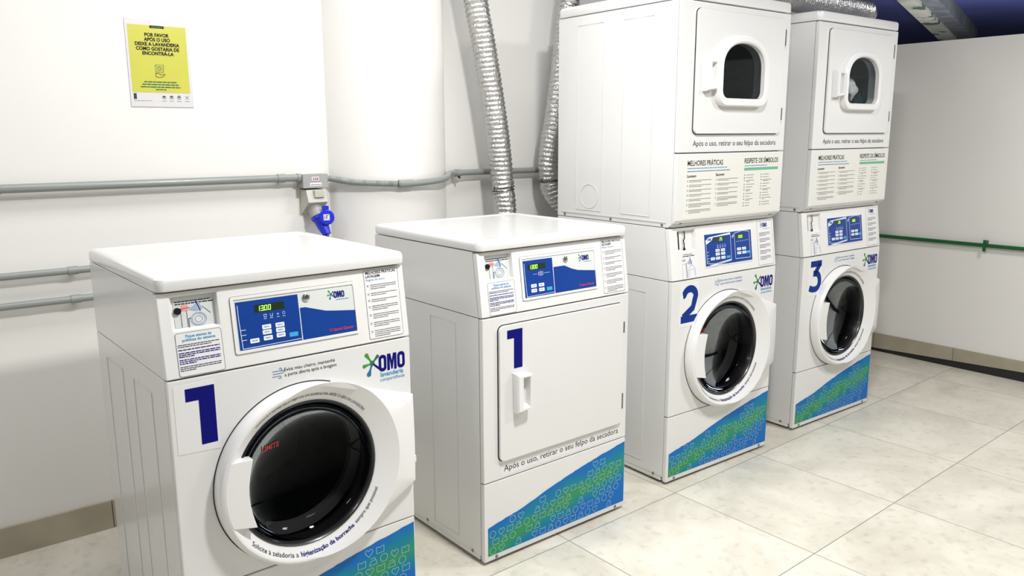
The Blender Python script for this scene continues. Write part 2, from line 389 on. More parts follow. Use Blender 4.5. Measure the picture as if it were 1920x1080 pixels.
def cabinet(t, D, name='cabinet', strips=(), z1=ZS):
    g = MB(); th = 0.012
    out = rrect(0, W, 0.022, D, 0.010); 
    x0, x1, y0, y1 = 0, W, 0.022, D
    g.box((x0, y0, 0.03), (x0 + th, y1, z1), enamel); g.box((x1 - th, y0, 0.03), (x1, y1, z1), enamel)
    g.box((x0 + th, y1 - th, 0.03), (x1 - th, y1, z1), enamel); g.box((x0 + th, y0, z1 - th), (x1 - th, y1 - th, z1), enamel)
    g.box((x0 + th, y0, 0.03), (x1 - th, y1 - th, 0.04), enamel)
    g.box((0.001, 0.03, 0.012), (W - 0.001, D - 0.004, 0.03), enamel)
    o = g.build(name, t, bevel=0.003)
    for ya, yb, za, zb in strips: g = MB(); bead(g, [(ya, za), (yb, za), (yb, zb), (ya, zb)]); g.build('side_embossing', o, smooth=True)
    for x in (0.05, W - 0.05):
        for y in (0.07, D - 0.06):
            g = MB(); g.loops([[(x + 0.02 * math.cos(a * PI / 8), y + 0.02 * math.sin(a * PI / 8), z) for a in range(16)] for z in (0, 0.012)], rubber, True, True, True)
            g.build('levelling_foot', t)
    return o

def omo(g, u, v, s, wd=1.0, w=0.0):
    """logo: letters of height s starting at (u,v)"""
    lw = 0.52 * s * wd
    def O(x):
        o_ = rrect(x, x + lw, v, v + s, lw * 0.46, 6); i_ = rrect(x + lw * 0.33, x + lw * 0.67, v + s * 0.2, v + s * 0.8, lw * 0.165, 6)
        n = len(o_)
        ids_o = [g.v((a, b, w)) for a, b in o_]; ids_i = [g.v((a, b, w)) for a, b in i_]
        for k in range(n): j = (k + 1) % n; g.f((ids_o[k], ids_o[j], ids_i[j], ids_i[k]), ink_blue)
    O(u); O(u + lw * 2.42)
    x = u + lw * 1.10; mw = lw * 1.22
    g.flat([(x, v), (x + mw * .27, v), (x + mw * .27, v + s * .55), (x + mw * .27, v + s), (x, v + s)], w, ink_blue)
    g.flat([(x + mw * .73, v), (x + mw, v), (x + mw, v + s), (x + mw * .73, v + s)], w, ink_blue)
    g.flat([(x + mw * .2, v + s), (x + mw * .36, v + s), (x + mw * .5, v + s * .55), (x + mw * .64, v + s), (x + mw * .8, v + s), (x + mw * .58, v + s * .05), (x + mw * .42, v + s * .05)][::-1], w + 1e-5, ink_blue)
    # splash of five drops
    cx, cy = u - 0.42 * s, v + s * 0.62
    def drop(dx, dy, rad, mt):
        L = math.hypot(dx, dy); ax, ay = dx / L, dy / L; px, py = -ay, ax; pts = []
        for a, b in ((0, 0.10), (0.35, 0.05), (0.55, 0.07), (0.75, 0.8 * rad), (0.88, rad), (0.97, rad * .7), (1.03, 0)):
            pts.append((a, b))
        P = [(cx + ax * a * L + px * b * s, cy + ay * a * L + py * b * s) for a, b in pts] + [(cx + ax * a * L - px * b * s, cy + ay * a * L - py * b * s) for a, b in reversed(pts[:-1])]
        g.flat(P[::-1], w + 2e-5, mt)
    drop(-0.42 * s, 0.62 * s, 0.13, ink_green); drop(0.42 * s, 0.42 * s, 0.11, ink_dgreen); drop(-0.62 * s, -0.12 * s, 0.12, ink_green)
    drop(-0.28 * s, -0.75 * s, 0.15, ink_teal); drop(0.5 * s, -0.45 * s, 0.07, ink_blue)
    g.flat([(cx + 0.13 * s * math.cos(k * PI / 5), cy + 0.13 * s * math.sin(k * PI / 5)) for k in range(10)], w + 3e-5, ink_dgreen)

SEG = {'0': 'abcdef', '1': 'bc', '2': 'abged', '3': 'abgcd', '5': 'afgcd', '8': 'abcdefg'}
def seven(g, s, u, v, h, w, dot_after=None):
    ww = h * 0.5; t = h * 0.13; x = u
    for k, ch in enumerate(s):
        C = {'a': ((0, h), (ww, h)), 'b': ((ww, h), (ww, h / 2)), 'c': ((ww, h / 2), (ww, 0)), 'd': ((0, 0), (ww, 0)), 'e': ((0, h / 2), (0, 0)), 'f': ((0, h), (0, h / 2)), 'g': ((0, h / 2), (ww, h / 2))}
        for q in SEG[ch]:
            a, b = C[q]; sl = 0.10
            g.stroke([(x + a[0] + a[1] * sl, v + a[1]), (x + b[0] + b[1] * sl, v + b[1])], t, w, led)
        if dot_after == k: g.rect(x + ww + t, x + ww + 2 * t, v - t / 2, v + t / 2, w, led)
        x += h * 0.82

def jag(x0, x1, z0, z1, seed):
    """torn upper edge from left to right"""
    rnd = random.Random(seed)
    K = [(0, 0.0), (0.10, 0.10), (0.20, 0.17), (0.43, 0.47), (0.57, 0.63), (0.68, 0.73), (0.82, 0.86), (1.0, 1.0)]
    pts = []
    for (a, za), (b, zb) in zip(K, K[1:]):
        for k in range(6):
            t = k / 6; pts.append((x0 + (x1 - x0) * (a + (b - a) * t), z0 + (z1 - z0) * (za + (zb - za) * t) + rnd.uniform(-0.0012, 0.0012)))
    pts.append((x1, z1)); return pts
def kick(t, seed, zr=0.278, zl=0.135, xl=0.014):
    g = MB(FR()); g.box((0, 0.012, -0.02), (W, ZK - 0.002, 0.0), enamel); 
    o = g.build('kick_panel', t, bevel=0.005)
    screws(o, FR(), [(0.05, 0.022), (W - 0.05, 0.022)])
    Ms = Matrix(((0, 0, -1, 0), (1, 0, 0, 0), (0, 1, 0, 0), (0, 0, 0, 1)))
    screws(t, Ms, [(0.07, 0.032), (0.35, 0.036)])
    top = jag(xl, W - 0.004, zl, zr, seed); zb = 0.032
    g = MB(FR()); g.flat([(xl, zb), (W - 0.004, zb)] + top[::-1], 0.0006, decal)
    d = g.build('decal', t)
    def tz(x):
        for (a, za), (b, zb_) in zip(top, top[1:]):
            if a <= x <= b: return za + (zb_ - za) * (x - a) / (b - a + 1e-9)
        return zl
    g = MB(FR()); px, pz, s = 0.0375, 0.0300, 0.0125; rnd = random.Random(seed + 5)
    for j in range(9):
        for i in range(18):
            if rnd.random() < 0.17: continue
            x = xl + 0.020 + i * px + (0.012 if j % 2 else 0); z = zb + 0.016 + j * pz
            if x + s > W - 0.008 or z + s * 1.1 > tz(x - s) : continue
            k = (i + j * 2) % 4; lw = 0.0017; w = 0.0010
            if k == 0: g.stroke([(x + s * math.cos(a * PI / 7), z + s * math.sin(a * PI / 7)) for a in range(14)], lw, w, decal_line, True)
            elif k == 1: g.stroke([(x, z - s), (x - s, z + s * .15), (x - s * .9, z + s * .75), (x - s * .4, z + s * .95), (x, z + s * .5), (x + s * .4, z + s * .95), (x + s * .9, z + s * .75), (x + s, z + s * .15)], lw, w, decal_line, True)
            elif k == 2: g.stroke([(x - s, z - s * .8), (x + s, z - s * .8), (x + s * 1.05, z + s * .8), (x + s * .5, z + s * .8), (x, z + s * .5), (x - s * .5, z + s * .8), (x - s, z + s * .8)], lw, w, decal_line, True)
            else:
                g.stroke([(x - s * 1.05, z - s * .85), (x + s, z - s * .85), (x + s * .8, z + s * .3), (x - s * .5, z + s * .2)], lw, w, decal_line, True)
                g.stroke([(x - s * .6, z + s * .8), (x + s * .5, z + s * .9), (x + s * .75, z + s * .2)], lw, w, decal_line)
    g.build('decal_icons', d)

def number(g, ch, u0, u1, v0, v1, w, mt):
    U = lambda a: u0 + (u1 - u0) * a; Vv = lambda b: v0 + (v1 - v0) * b
    if ch == '1':
        g.flat([(U(0.44), Vv(0)), (U(1), Vv(0)), (U(1), Vv(1)), (U(0), Vv(1)), (U(0), Vv(.78)), (U(.44), Vv(.78))], w, mt); return
    def path(ps, wd):
        L = [Vector((U(a), Vv(b))) for a, b in ps]; n = len(L); A = []; B = []
        for i in range(n):
            d = (L[min(i + 1, n - 1)] - L[max(i - 1, 0)]).normalized(); t = Vector((-d.y, d.x)) * wd / 2
            A.append(L[i] + t); B.append(L[i] - t)
        ia = [g.v((p.x, p.y, w)) for p in A]; ib = [g.v((p.x, p.y, w)) for p in B]
        for i in range(n - 1): g.f((ia[i], ib[i], ib[i + 1], ia[i + 1]), mt)
    wd = (u1 - u0) * 0.29; q = wd / 2 / (v1 - v0); p_ = wd / 2 / (u1 - u0)
    if ch == '2':
        ps = [(p_ * .6, 0.74)] + [(0.5 - (0.5 - p_) * math.cos(t), 0.70 + (0.30 - q) * math.sin(t)) for t in [PI * k / 12 for k in range(1, 12)]] + [(1 - p_, 0.70), (0.93 - p_, 0.56), (0.70, 0.38), (p_ * .9, q * 1.6)]
        path(ps, wd); g.rect(U(0), U(1), Vv(0), Vv(2 * q), w + 2e-5, mt)
    if ch == '3':
        g.rect(U(.06), U(.95), Vv(1 - 2 * q), Vv(1), w, mt)
        path([(0.93 - p_ * .6, 1 - q), (0.42, 0.585)], wd * .95)
        ps = [(0.30, 0.60), (0.5, 0.60)] + [(0.52 + (0.48 - p_) * math.sin(t), 0.32 + 0.28 * math.cos(t) * (1 if math.cos(t) > 0 else (0.32 - q) / 0.28)) for t in [PI * k / 12 for k in range(0, 13)]] + [(0.30, q * 1.05), (0.04, 0.16)]
        path(ps, wd)

def label_plate(parent, name, M, u0, u1, v0, v1, r=0.006, border=True, mt=None, w=0.0008):
    g = MB(M); g.poly(rrect(u0, u1, v0, v1, r, 4), 0, w, mt or paper)
    if border: g.stroke(rrect(u0 + .0006, u1 - .0006, v0 + .0006, v1 - .0006, r, 4), 0.0009, w + 0.0002, ink_soft, True)
    return g.build(name, parent)

def steam_icon(g, u, v, s, w):
    for k, (dx, l) in enumerate(((0, 1.0), (0.25, 1.25), (0, 0.9))):
        y = v + s * (0.32 * (1 - k))
        g.stroke([(u + dx * s * .3, y), (u + l * s, y)] + [(u + l * s + 0.16 * s * math.sin(a * PI / 5), y + (1 if k < 2 else -1) * 0.16 * s * (1 - math.cos(a * PI / 5))) for a in range(1, 8)], s * 0.075, w, ink_steel)

def control_head(t, D, kind):
    """upper housing with sloping control panel; kind: washer, dryer, stack"""
    ztop = ZL
    g = MB()
    prof = [(0.022, ZS + 0.002), (D, ZS + 0.002), (D, ztop), (0.022 + PY, ztop)]
    g.loops([[(0.0, y, z) for y, z in prof], [(W, y, z) for y, z in prof]], enamel, True, True, True)
    g.build('control_housing', t, bevel=0.003)
    M = PF(); pl = MB(M)
    if kind == 'stack': ho = (0.047, 0.155, 0.118, 0.202)
    else: ho = (0.030, 0.142, 0.119, 0.204)
    hole = [(ho[0], ho[2]), (ho[1], ho[2]), (ho[1], ho[3]), (ho[0], ho[3])]
    outer = [(0, 0.0045), (W, 0.0045), (W, PH), (0, PH)]
    A = [pl.v((x, y, 0)) for x, y in outer]; B = [pl.v((x, y, 0)) for x, y in hole]; C_ = [pl.v((x, y, -0.0195)) for x, y in outer]
    Dv = [pl.v((x + (0.006 if i in (0, 3) else -0.002), y + (0.004 if i < 2 else -0.002), -0.0155)) for i, (x, y) in enumerate(hole)]
    for i in range(4):
        j = (i + 1) % 4
        pl.f((A[i], A[j], B[j], B[i]), enamel_panel); pl.f((A[i], C_[i], C_[j], A[j]), enamel_panel); pl.f((B[i], B[j], Dv[j], Dv[i]), enamel_panel)
    pl.f(tuple(Dv), enamel_panel)
    cp = pl.build('control_panel', t, bevel=0.004)
    # card reader in the recess
    if kind != 'stack':
        r = MB(M); w = -0.0150
        r.rect(ho[0] + .010, ho[1] - .004, ho[2] + .006, ho[3] - .005, w + .0006, panel_grey)
        r.dashes(ho[0] + .014, ho[1] - .012, ho[3] - .017, 0.0022, w + .001, ink, 3); r.dashes(ho[0] + .014, ho[1] - .006, ho[3] - .023, 0.0026, w + .001, ink, 4)
        cx, cz = ho[0] + 0.067, ho[2] + 0.022
        for rad in (0.019, 0.0155, 0.009):
            r.stroke([(cx + rad * math.cos(a * PI / 12), cz + rad * 0.86 * math.sin(a * PI / 12)) for a in range(24)], 0.0008, w + .0012, ink_steel, True)
        r.flat([(cx - .022, cz + .026), (cx + .004, cz + .043), (cx + .012, cz + .024), (cx - .004, cz + .020)], w + .0012, mat('pale_blue_ink', (0.35, 0.42, 0.58), .4))
        r.stroke([(cx - .003, cz + .046), (cx + .006, cz + .020)], 0.002, w + .0015, ink_blue); r.stroke([(cx + .012, cz + .03), (cx + .030, cz + .012)], 0.0012, w + .0015, ink_steel)
        r.stroke([(cx - .024, cz - .018), (cx - .024, cz + .004), (cx - .018, cz + .004)], 0.0014, w + .0015, ink_blue)
        r.stroke([(ho[0] + .026, ho[2] + .006), (ho[0] + .026, ho[2] + .045)], .0010, w + .0015, ink_soft); r.stroke([(ho[0] + .040, ho[2] + .006), (ho[0] + .040, ho[2] + .045)], .0010, w + .0015, ink_soft)
        r.stroke([(ho[0] + .012, ho[2] + .050), (ho[0] + .048, ho[2] + .053)], .0012, w + .0015, ink_soft)
        r.rect(ho[0] + .028, ho[0] + .044, ho[2] + .046, ho[2] + .060, w + .0013, mat('pale_red_light', (0.70, 0.30, 0.28), .4, emit=(1, .15, .12), es=.12))
        sl = r.build('card_reader_sticker', cp)
        g = MB(M); g.loops([[(ho[0] + .018 + .0085 * math.cos(a * PI / 8), ho[2] + .047 + .0085 * math.sin(a * PI / 8), ww) for a in range(16)] for ww in (w + .001, w + .006)], ink, True, False, True)
        g.build('card_reader_button', cp)
    else:
        g = MB(M); w = -0.014
        g.rect(.064, .070, .126, .196, w, ink, w - .001)
        g.stroke([(.101, .196), (.101, .172), (.092, .160), (.096, .146), (.094, .128)], 0.0055, w + .004, ink); g.flat([(.085, .122), (.103, .122), (.098, .134), (.090, .134)], w + .0045, ink)
        g.build('coin_slide', cp)
    # left instruction sticker
    if kind == 'stack':
        st = label_plate(cp, 'instruction_label', M, .060, .160, .006, .113, .003, False)
        g = MB(M); w = .0012
        g.dashes(.070, .125, .103, .0026, w, ink_soft, 1); g.dashes(.068, .140, .096, .003, w, ink, 2)
        g.dashes(.064, .085, .083, .002, w, ink_soft, 8); g.dashes(.064, .085, .078, .002, w, ink_soft, 9)
        g.stroke([(.064, .008), (.064, .066), (.082, .068), (.084, .010)], .0010, w, ink_steel); g.stroke([(.090, .010), (.088, .070)], .0024, w, ink)
        g.flat([(.092, .068), (.112, .088), (.124, .070), (.110, .062)], w, mat('pale_blue_ink')); g.stroke([(.110, .092), (.120, .062)], .0026, w + .0002, ink_blue)
        g.stroke([(.098, .010), (.098, .042), (.108, .056), (.126, .058), (.140, .044), (.142, .012)], .0012, w, ink_steel); g.stroke([(.106, .010), (.106, .040), (.134, .042), (.136, .012)], .0009, w, ink_steel)
        g.build('lettering', st)
    else:
        st = label_plate(cp, 'instruction_label', M, .031, .143, .007, .114)
        g = MB(M); w = .0012
        g.text('Fique atento às', .087, .101, w, ink_cyan, width=.062, size=.0100, bold=.02, center=True); g.text('políticas do sistema', .087, .092, w, ink_cyan, width=.080, size=.0100, bold=.02, center=True)
        v = .083
        for k, (n_, mt) in enumerate(((2, ink_soft), (1, ink_blue), (3, ink_blue), (3, ink_blue), (3, ink_soft))):
            for q in range(n_):
                e = .135 if q < n_ - 1 or n_ == 1 else .035 + random.Random(k * 7).uniform(.03, .09)
                g.dashes(.035, e, v, .0020 if mt is ink_soft else .0024, w, mt, k * 10 + q); v -= .0045
            v -= .0032
        g.build('lettering', st)
    # right instruction sticker
    if kind == 'stack':
        st = label_plate(cp, 'best_practice_label', M, .560, .668, .012, .206)
        g = MB(M); w = .0012; omo(g, .600, .178, .018, 1.0, w); g.dashes(.600, .650, .170, .002, w, ink_cyan, 4)
        v = .152
        for k in range(5):
            for q in range(3): g.dashes(.574, .650 - (.03 if q == 2 else 0), v, .0022, w, ink_soft, k * 9 + q); v -= .006
            v -= .008
        g.build('lettering', st)
    else:
        st = label_plate(cp, 'best_practice_label', M, .553, .664, .013, .209)
        g = MB(M); w = .0012
        g.text('MELHORES PRÁTICAS', .559, .197, w, ink_blue if 0 else ink, width=.097, size=.0108, bold=.02)
        g.text('LAVAGEM' if kind == 'washer' else 'SECAGEM', .559, .187, w, ink, width=.045, size=.0108, bold=.02)
        g.text('Regras de ouro', .559, .178, w, ink_cyan, width=.060, size=.0090)
        v = .165
        for k in range(7):
            n_ = (3, 2, 2, 3, 3, 3, 4)[k]
            g.stroke([(.560, v - .004), (.566, v + .002)], .0008, w, ink_soft); g.stroke([(.560, v + .002), (.566, v - .004)], .0008, w, ink_soft)
            for q in range(n_): g.dashes(.571, .655 - (.035 if q == n_ - 1 else 0), v, .0017, w, ink_soft, k * 5 + q); v -= .0053
            v -= .0075
        g.build('lettering', st)
    # touch panel
    if kind == 'stack':
        b0, b1, c0, c1 = .200, .519, .038, .180
        g = MB(M); g.poly(rrect(b0, b1, c0, c1, .004), 0, .0022, key_white); bz = g.build('keypad_bezel', cp, bevel=.0008)
        g = MB(M); g.rect(b0 + .006, b1 - .006, c0 + .006, c1 - .006, .0034, panel_blue, .0022); kp = g.build('keypad', cp)
        g = MB(M); w = .0038
        g.flat([(.210, .150), (.232, .162), (.372, .172), (.372, .164), (.258, .160), (.250, .148), (.212, .132)][::-1], w, key_white)
        omo(g, .229, .147, .010, 1.0, w + .0002)
        g.stroke([(.212, .150), (.214, .055), (.262, .050), (.372, .060), (.372, .166)], .0018, w, key_white)
        g.stroke([(.398, .166), (.400, .058), (.500, .056), (.500, .168), (.455, .174), (.398, .166)], .0018, w, key_white)
        g.flat([(.225, .047), (.372, .054), (.372, .058), (.30, .052), (.262, .040)], w, key_white)
        g.stroke([(.385, .152), (.392, .158)], .010, w, chrome)
        for x in (.283, .299, .315, .331): g.stroke([(x, .128), (x, .121), (x + .006, .121), (x + .006, .128)], .0009, w, key_white); g.rect(x - .001, x + .007, .115, .117, w, key_white)
        for x in (.425, .437, .449): g.stroke([(x, .128), (x + .006, .134)], .0012, w, key_white)
        g.stroke([(.408, .130), (.420, .131)], .0009, w, key_white); g.stroke([(.460, .131), (.492, .133)], .0009, w, key_white)
        for z in (.100, .086, .074, .062): g.rect(.217, .228, z, z + .0016, w, key_white)
        g.build('panel_graphics', kp)
        g = MB(M); w = .0040
        g.rect(.259, .330, .141, .158, w, lcd); seven(g, '25', .300, .1435, .0115, w + .0004); g.build('display', kp)
        g = MB(M); g.rect(.414, .462, .141, .160, w, lcd); seven(g, '1300', .419, .1445, .0105, w + .0004, 1); g.build('display', kp)
        for x, z in ((.270, .098), (.305, .098), (.270, .083), (.305, .083), (.270, .066), (.305, .066), (.237, .066), (.412, .092), (.446, .092), (.412, .075), (.446, .075)):
            g = MB(M); g.poly(rrect(x, x + .026, z, z + .0115, .002, 3), .0036, .0046, key_white); g.dashes(x + .006, x + .02, z + .005, .002, .0048, ink_steel, int(x * 1000)); g.build('key', kp)
        for x, z in ((.340, .066), (.474, .075)): g = MB(M); g.poly(rrect(x, x + .024, z, z + .0105, .002, 3), .0036, .0046, key_cyan); g.build('key', kp)['label'] = 'bright blue start key'
    else:
        b0, b1, c0, c1 = .172, .521, .038, .184
        g = MB(M); ring_plate(g, rrect(b0, b1, c0, c1, .006), rrect(b0 + .007, b1 - .005, c0 + .007, c1 - .008, .003), ((b0 + b1) / 2, (c0 + c1) / 2), 0, .0035, enamel_panel, 64)
        g.stroke(rrect(b0, b1, c0, c1, .006), .0014, .0004, gap, True); bz = g.build('keypad_bezel', cp)
        xs = .354 if kind == 'washer' else .317
        g = MB(M); g.rect(b0 + .006, b1 - .004, c0 + .006, c1 - .007, .0012, panel_grey, .0002); kp = g.build('keypad', cp)
        g = MB(M); w = .0016
        g.rect(.184, xs - .002, .046, .169, w, panel_blue)
        zz = .136 if kind == 'dryer' else .132
        g.flat([(xs + .001, .046), (.5155, .046), (.5155, .104), (.47, .109), (.43, .114), (.40, .123), (.37, zz), (xs + .001, zz)], w, panel_blue)
        g.stroke([(xs - .001, .169), (xs - .001, .051), (.192, .049), (.189, .125), (.189, .16)], .0014, w + .0003, key_white)
        # row of little programme symbols
        if kind == 'washer':
            for k, x in enumerate((.258, .275, .293, .309)):
                if k in (0, 1): g.stroke([(x - .003, .129), (x - .002, .122), (x + .003, .122), (x + .004, .129)], .0009, w + .0003, key_white, k == 0)
                elif k == 2:
                    for a in range(3): g.stroke([(x - .003 * math.cos(a * PI / 3), .1255 - .003 * math.sin(a * PI / 3)), (x + .003 * math.cos(a * PI / 3), .1255 + .003 * math.sin(a * PI / 3))], .0006, w + .0003, key_white)
                else: g.stroke([(x + .0035 * math.cos(a * PI / 4), .1265 + .0035 * math.sin(a * PI / 4)) for a in range(8)], .0007, w + .0003, key_white, True)
                g.rect(x - .004, x + .004, .1175, .1185, w + .0003, key_white)
            for z in (.096, .083, .070): g.rect(.190, .204, z, z + .0014, w + .0003, key_white)
        else:
            for x in (.249, .263): g.stroke([(x, .116), (x, .126), (x + .006, .126), (x + .006, .116)], .0010, w + .0003, key_white, True)
            g.stroke([(.226, .121), (.243, .121)], .0008, w + .0003, key_white); g.stroke([(.275, .121), (.300, .121)], .0008, w + .0003, key_white); g.stroke([(.259, .111), (.259, .131)], .0008, w + .0003, key_white)
        omo(g, .456, .145, .018, 1.0, w + .0003); g.dashes(.462, .500, .139, .0017, w + .0003, ink_cyan, 3)
        g.text('Speed Queen', .445, .056, w + .0003, ink_red, width=.060, size=.0105, bold=.015)
        g.stroke([(.437 + .0035 * math.cos(a * PI / 4), .060 + .0035 * math.sin(a * PI / 4)) for a in range(8)], .001, w + .0003, ink_red, True)
        g.build('panel_graphics', kp)
        dx = .232 if kind == 'washer' else .203
        g = MB(M); g.rect(dx, dx + .080, .137, .156, w + .0004, lcd); dsp = g.build('display', kp)
        g = MB(M); seven(g, '1300', dx + .007, .1400, .0120, w + .0008, 1); g.build('lit_digits', dsp)
        ks = ((.247, .091), (.283, .091), (.247, .0775), (.283, .0775), (.248, .062), (.283, .064), (.212, .060)) if kind == 'washer' else ((.212, .077), (.246, .077), (.212, .061), (.246, .061))
        for x, z in ks: g = MB(M); g.poly(rrect(x, x + .024, z, z + .0115, .002, 3), w, w + .001, key_white); g.dashes(x + .005, x + .019, z + .005, .002, w + .0013, ink_steel, int(x * 1000)); g.build('key', kp)
        kx = .318 if kind == 'washer' else .281
        g = MB(M); g.poly(rrect(kx, kx + .024, .060, .0715, .002, 3), w, w + .001, key_cyan); g.build('key', kp)['label'] = 'bright blue start key'
        g = MB(M); g.loops([[(.375 + r_ * math.cos(a * PI / 8), .158 + r_ * math.sin(a * PI / 8), ww) for a in range(16)] for r_, ww in ((.0105, .001), (.0105, .005), (.008, .0065), (.005, .0065), (.005, .005))], chrome, True, False, True)
        g.stroke([(.372, .154), (.378, .162)], .0022, .0056, gap); g.build('lock', kp, smooth=True)
    return cp

def washer_front(t, num):
    c = (W / 2, 0.538)
    g = MB(FR()); outer = [(0, ZK + .001), (W, ZK + .001), (W, ZS), (0, ZS)]
    circ = [(c[0] + .215 * math.cos(2 * PI * k / 64), c[1] + .215 * math.sin(2 * PI * k / 64)) for k in range(64)]
    ring_plate(g, outer, circ, c, -0.02, 0, enamel, 96); fp = g.build('front_panel', t, bevel=0.004)
    # number sheet
    sh = MB(FR()); sh.poly([(.012, .672), (.118, .666), (.112, .848), (.012, .846)] if num == '1' else [(.045, .668), (.160, .668), (.160, .848), (.045, .848)], 0, .0008, paper); s_ = sh.build('number_sheet', fp)
    g = MB(FR()); number(g, num, *((.039, .110, .686, .835) if num == '1' else (.056, .158, .684, .838)), .0013, ink_blue if num == '1' else ink_royal); g.build('number', s_)
    # airing notice
    g = MB(FR()); steam_icon(g, .262, .828, .022, .0006)
    g.text('Evite mau cheiro, mantenha', .295, .831, .0006, ink_steel if num != '1' else ink, width=.146, size=.0135); g.text('a porta aberta após a lavagem', .295, .817, .0006, ink_steel if num != '1' else ink, width=.150, size=.0135)
    g.build('airing_notice', fp)
    g = MB(FR()); omo(g, .577, .773, .049, 1.0, .0006)
    g.text('lavanderia', .582, .758, .0006, ink_cyan, width=.076, size=.0190, bold=.02); g.text('compartilhada', .580, .744, .0006, ink_cyan, width=.082, size=.0150)
    g.build('brand_logo', fp)
    # door
    door_ring(t, c)
    # drum
    g = MB(FR()); n = 64; circ = lambda r, w: [(c[0] + r * math.cos(2 * PI * k / n), c[1] + r * math.sin(2 * PI * k / n), w) for k in range(n)]
    g.loops([circ(.214, -.001), circ(.200, -.03), circ(.200, -.05), circ(.235, -.07)], rubber); g.loops([circ(.235, -.07), circ(.235, -.36)], drum_m)
    g.flat([(p[0], p[1]) for p in circ(.235, 0)], -.36, drum_m)
    g.loops([circ(.150, -.358), circ(.140, -.345), circ(.05, -.335)], mat('drum_hub', (.17, .18, .16), .4, .5), True, False, True)
    g.loops([circ(.212, -.085), circ(.186, -.095), circ(.182, -.11), circ(.200, -.125)], mat('door_seal_grey', (.06, .06, .06), .35))
    for k in range(3):
        a = PI / 2 + k * 2 * PI / 3 + .5
        g.loops([[(c[0] + math.cos(a + d) * r, c[1] + math.sin(a + d) * r, w) for d, r in ((-.16, .235), (0, .175), (.16, .235))] for w in (-.08, -.34)], drum_m, False)
    g.build('drum', t, smooth=True)

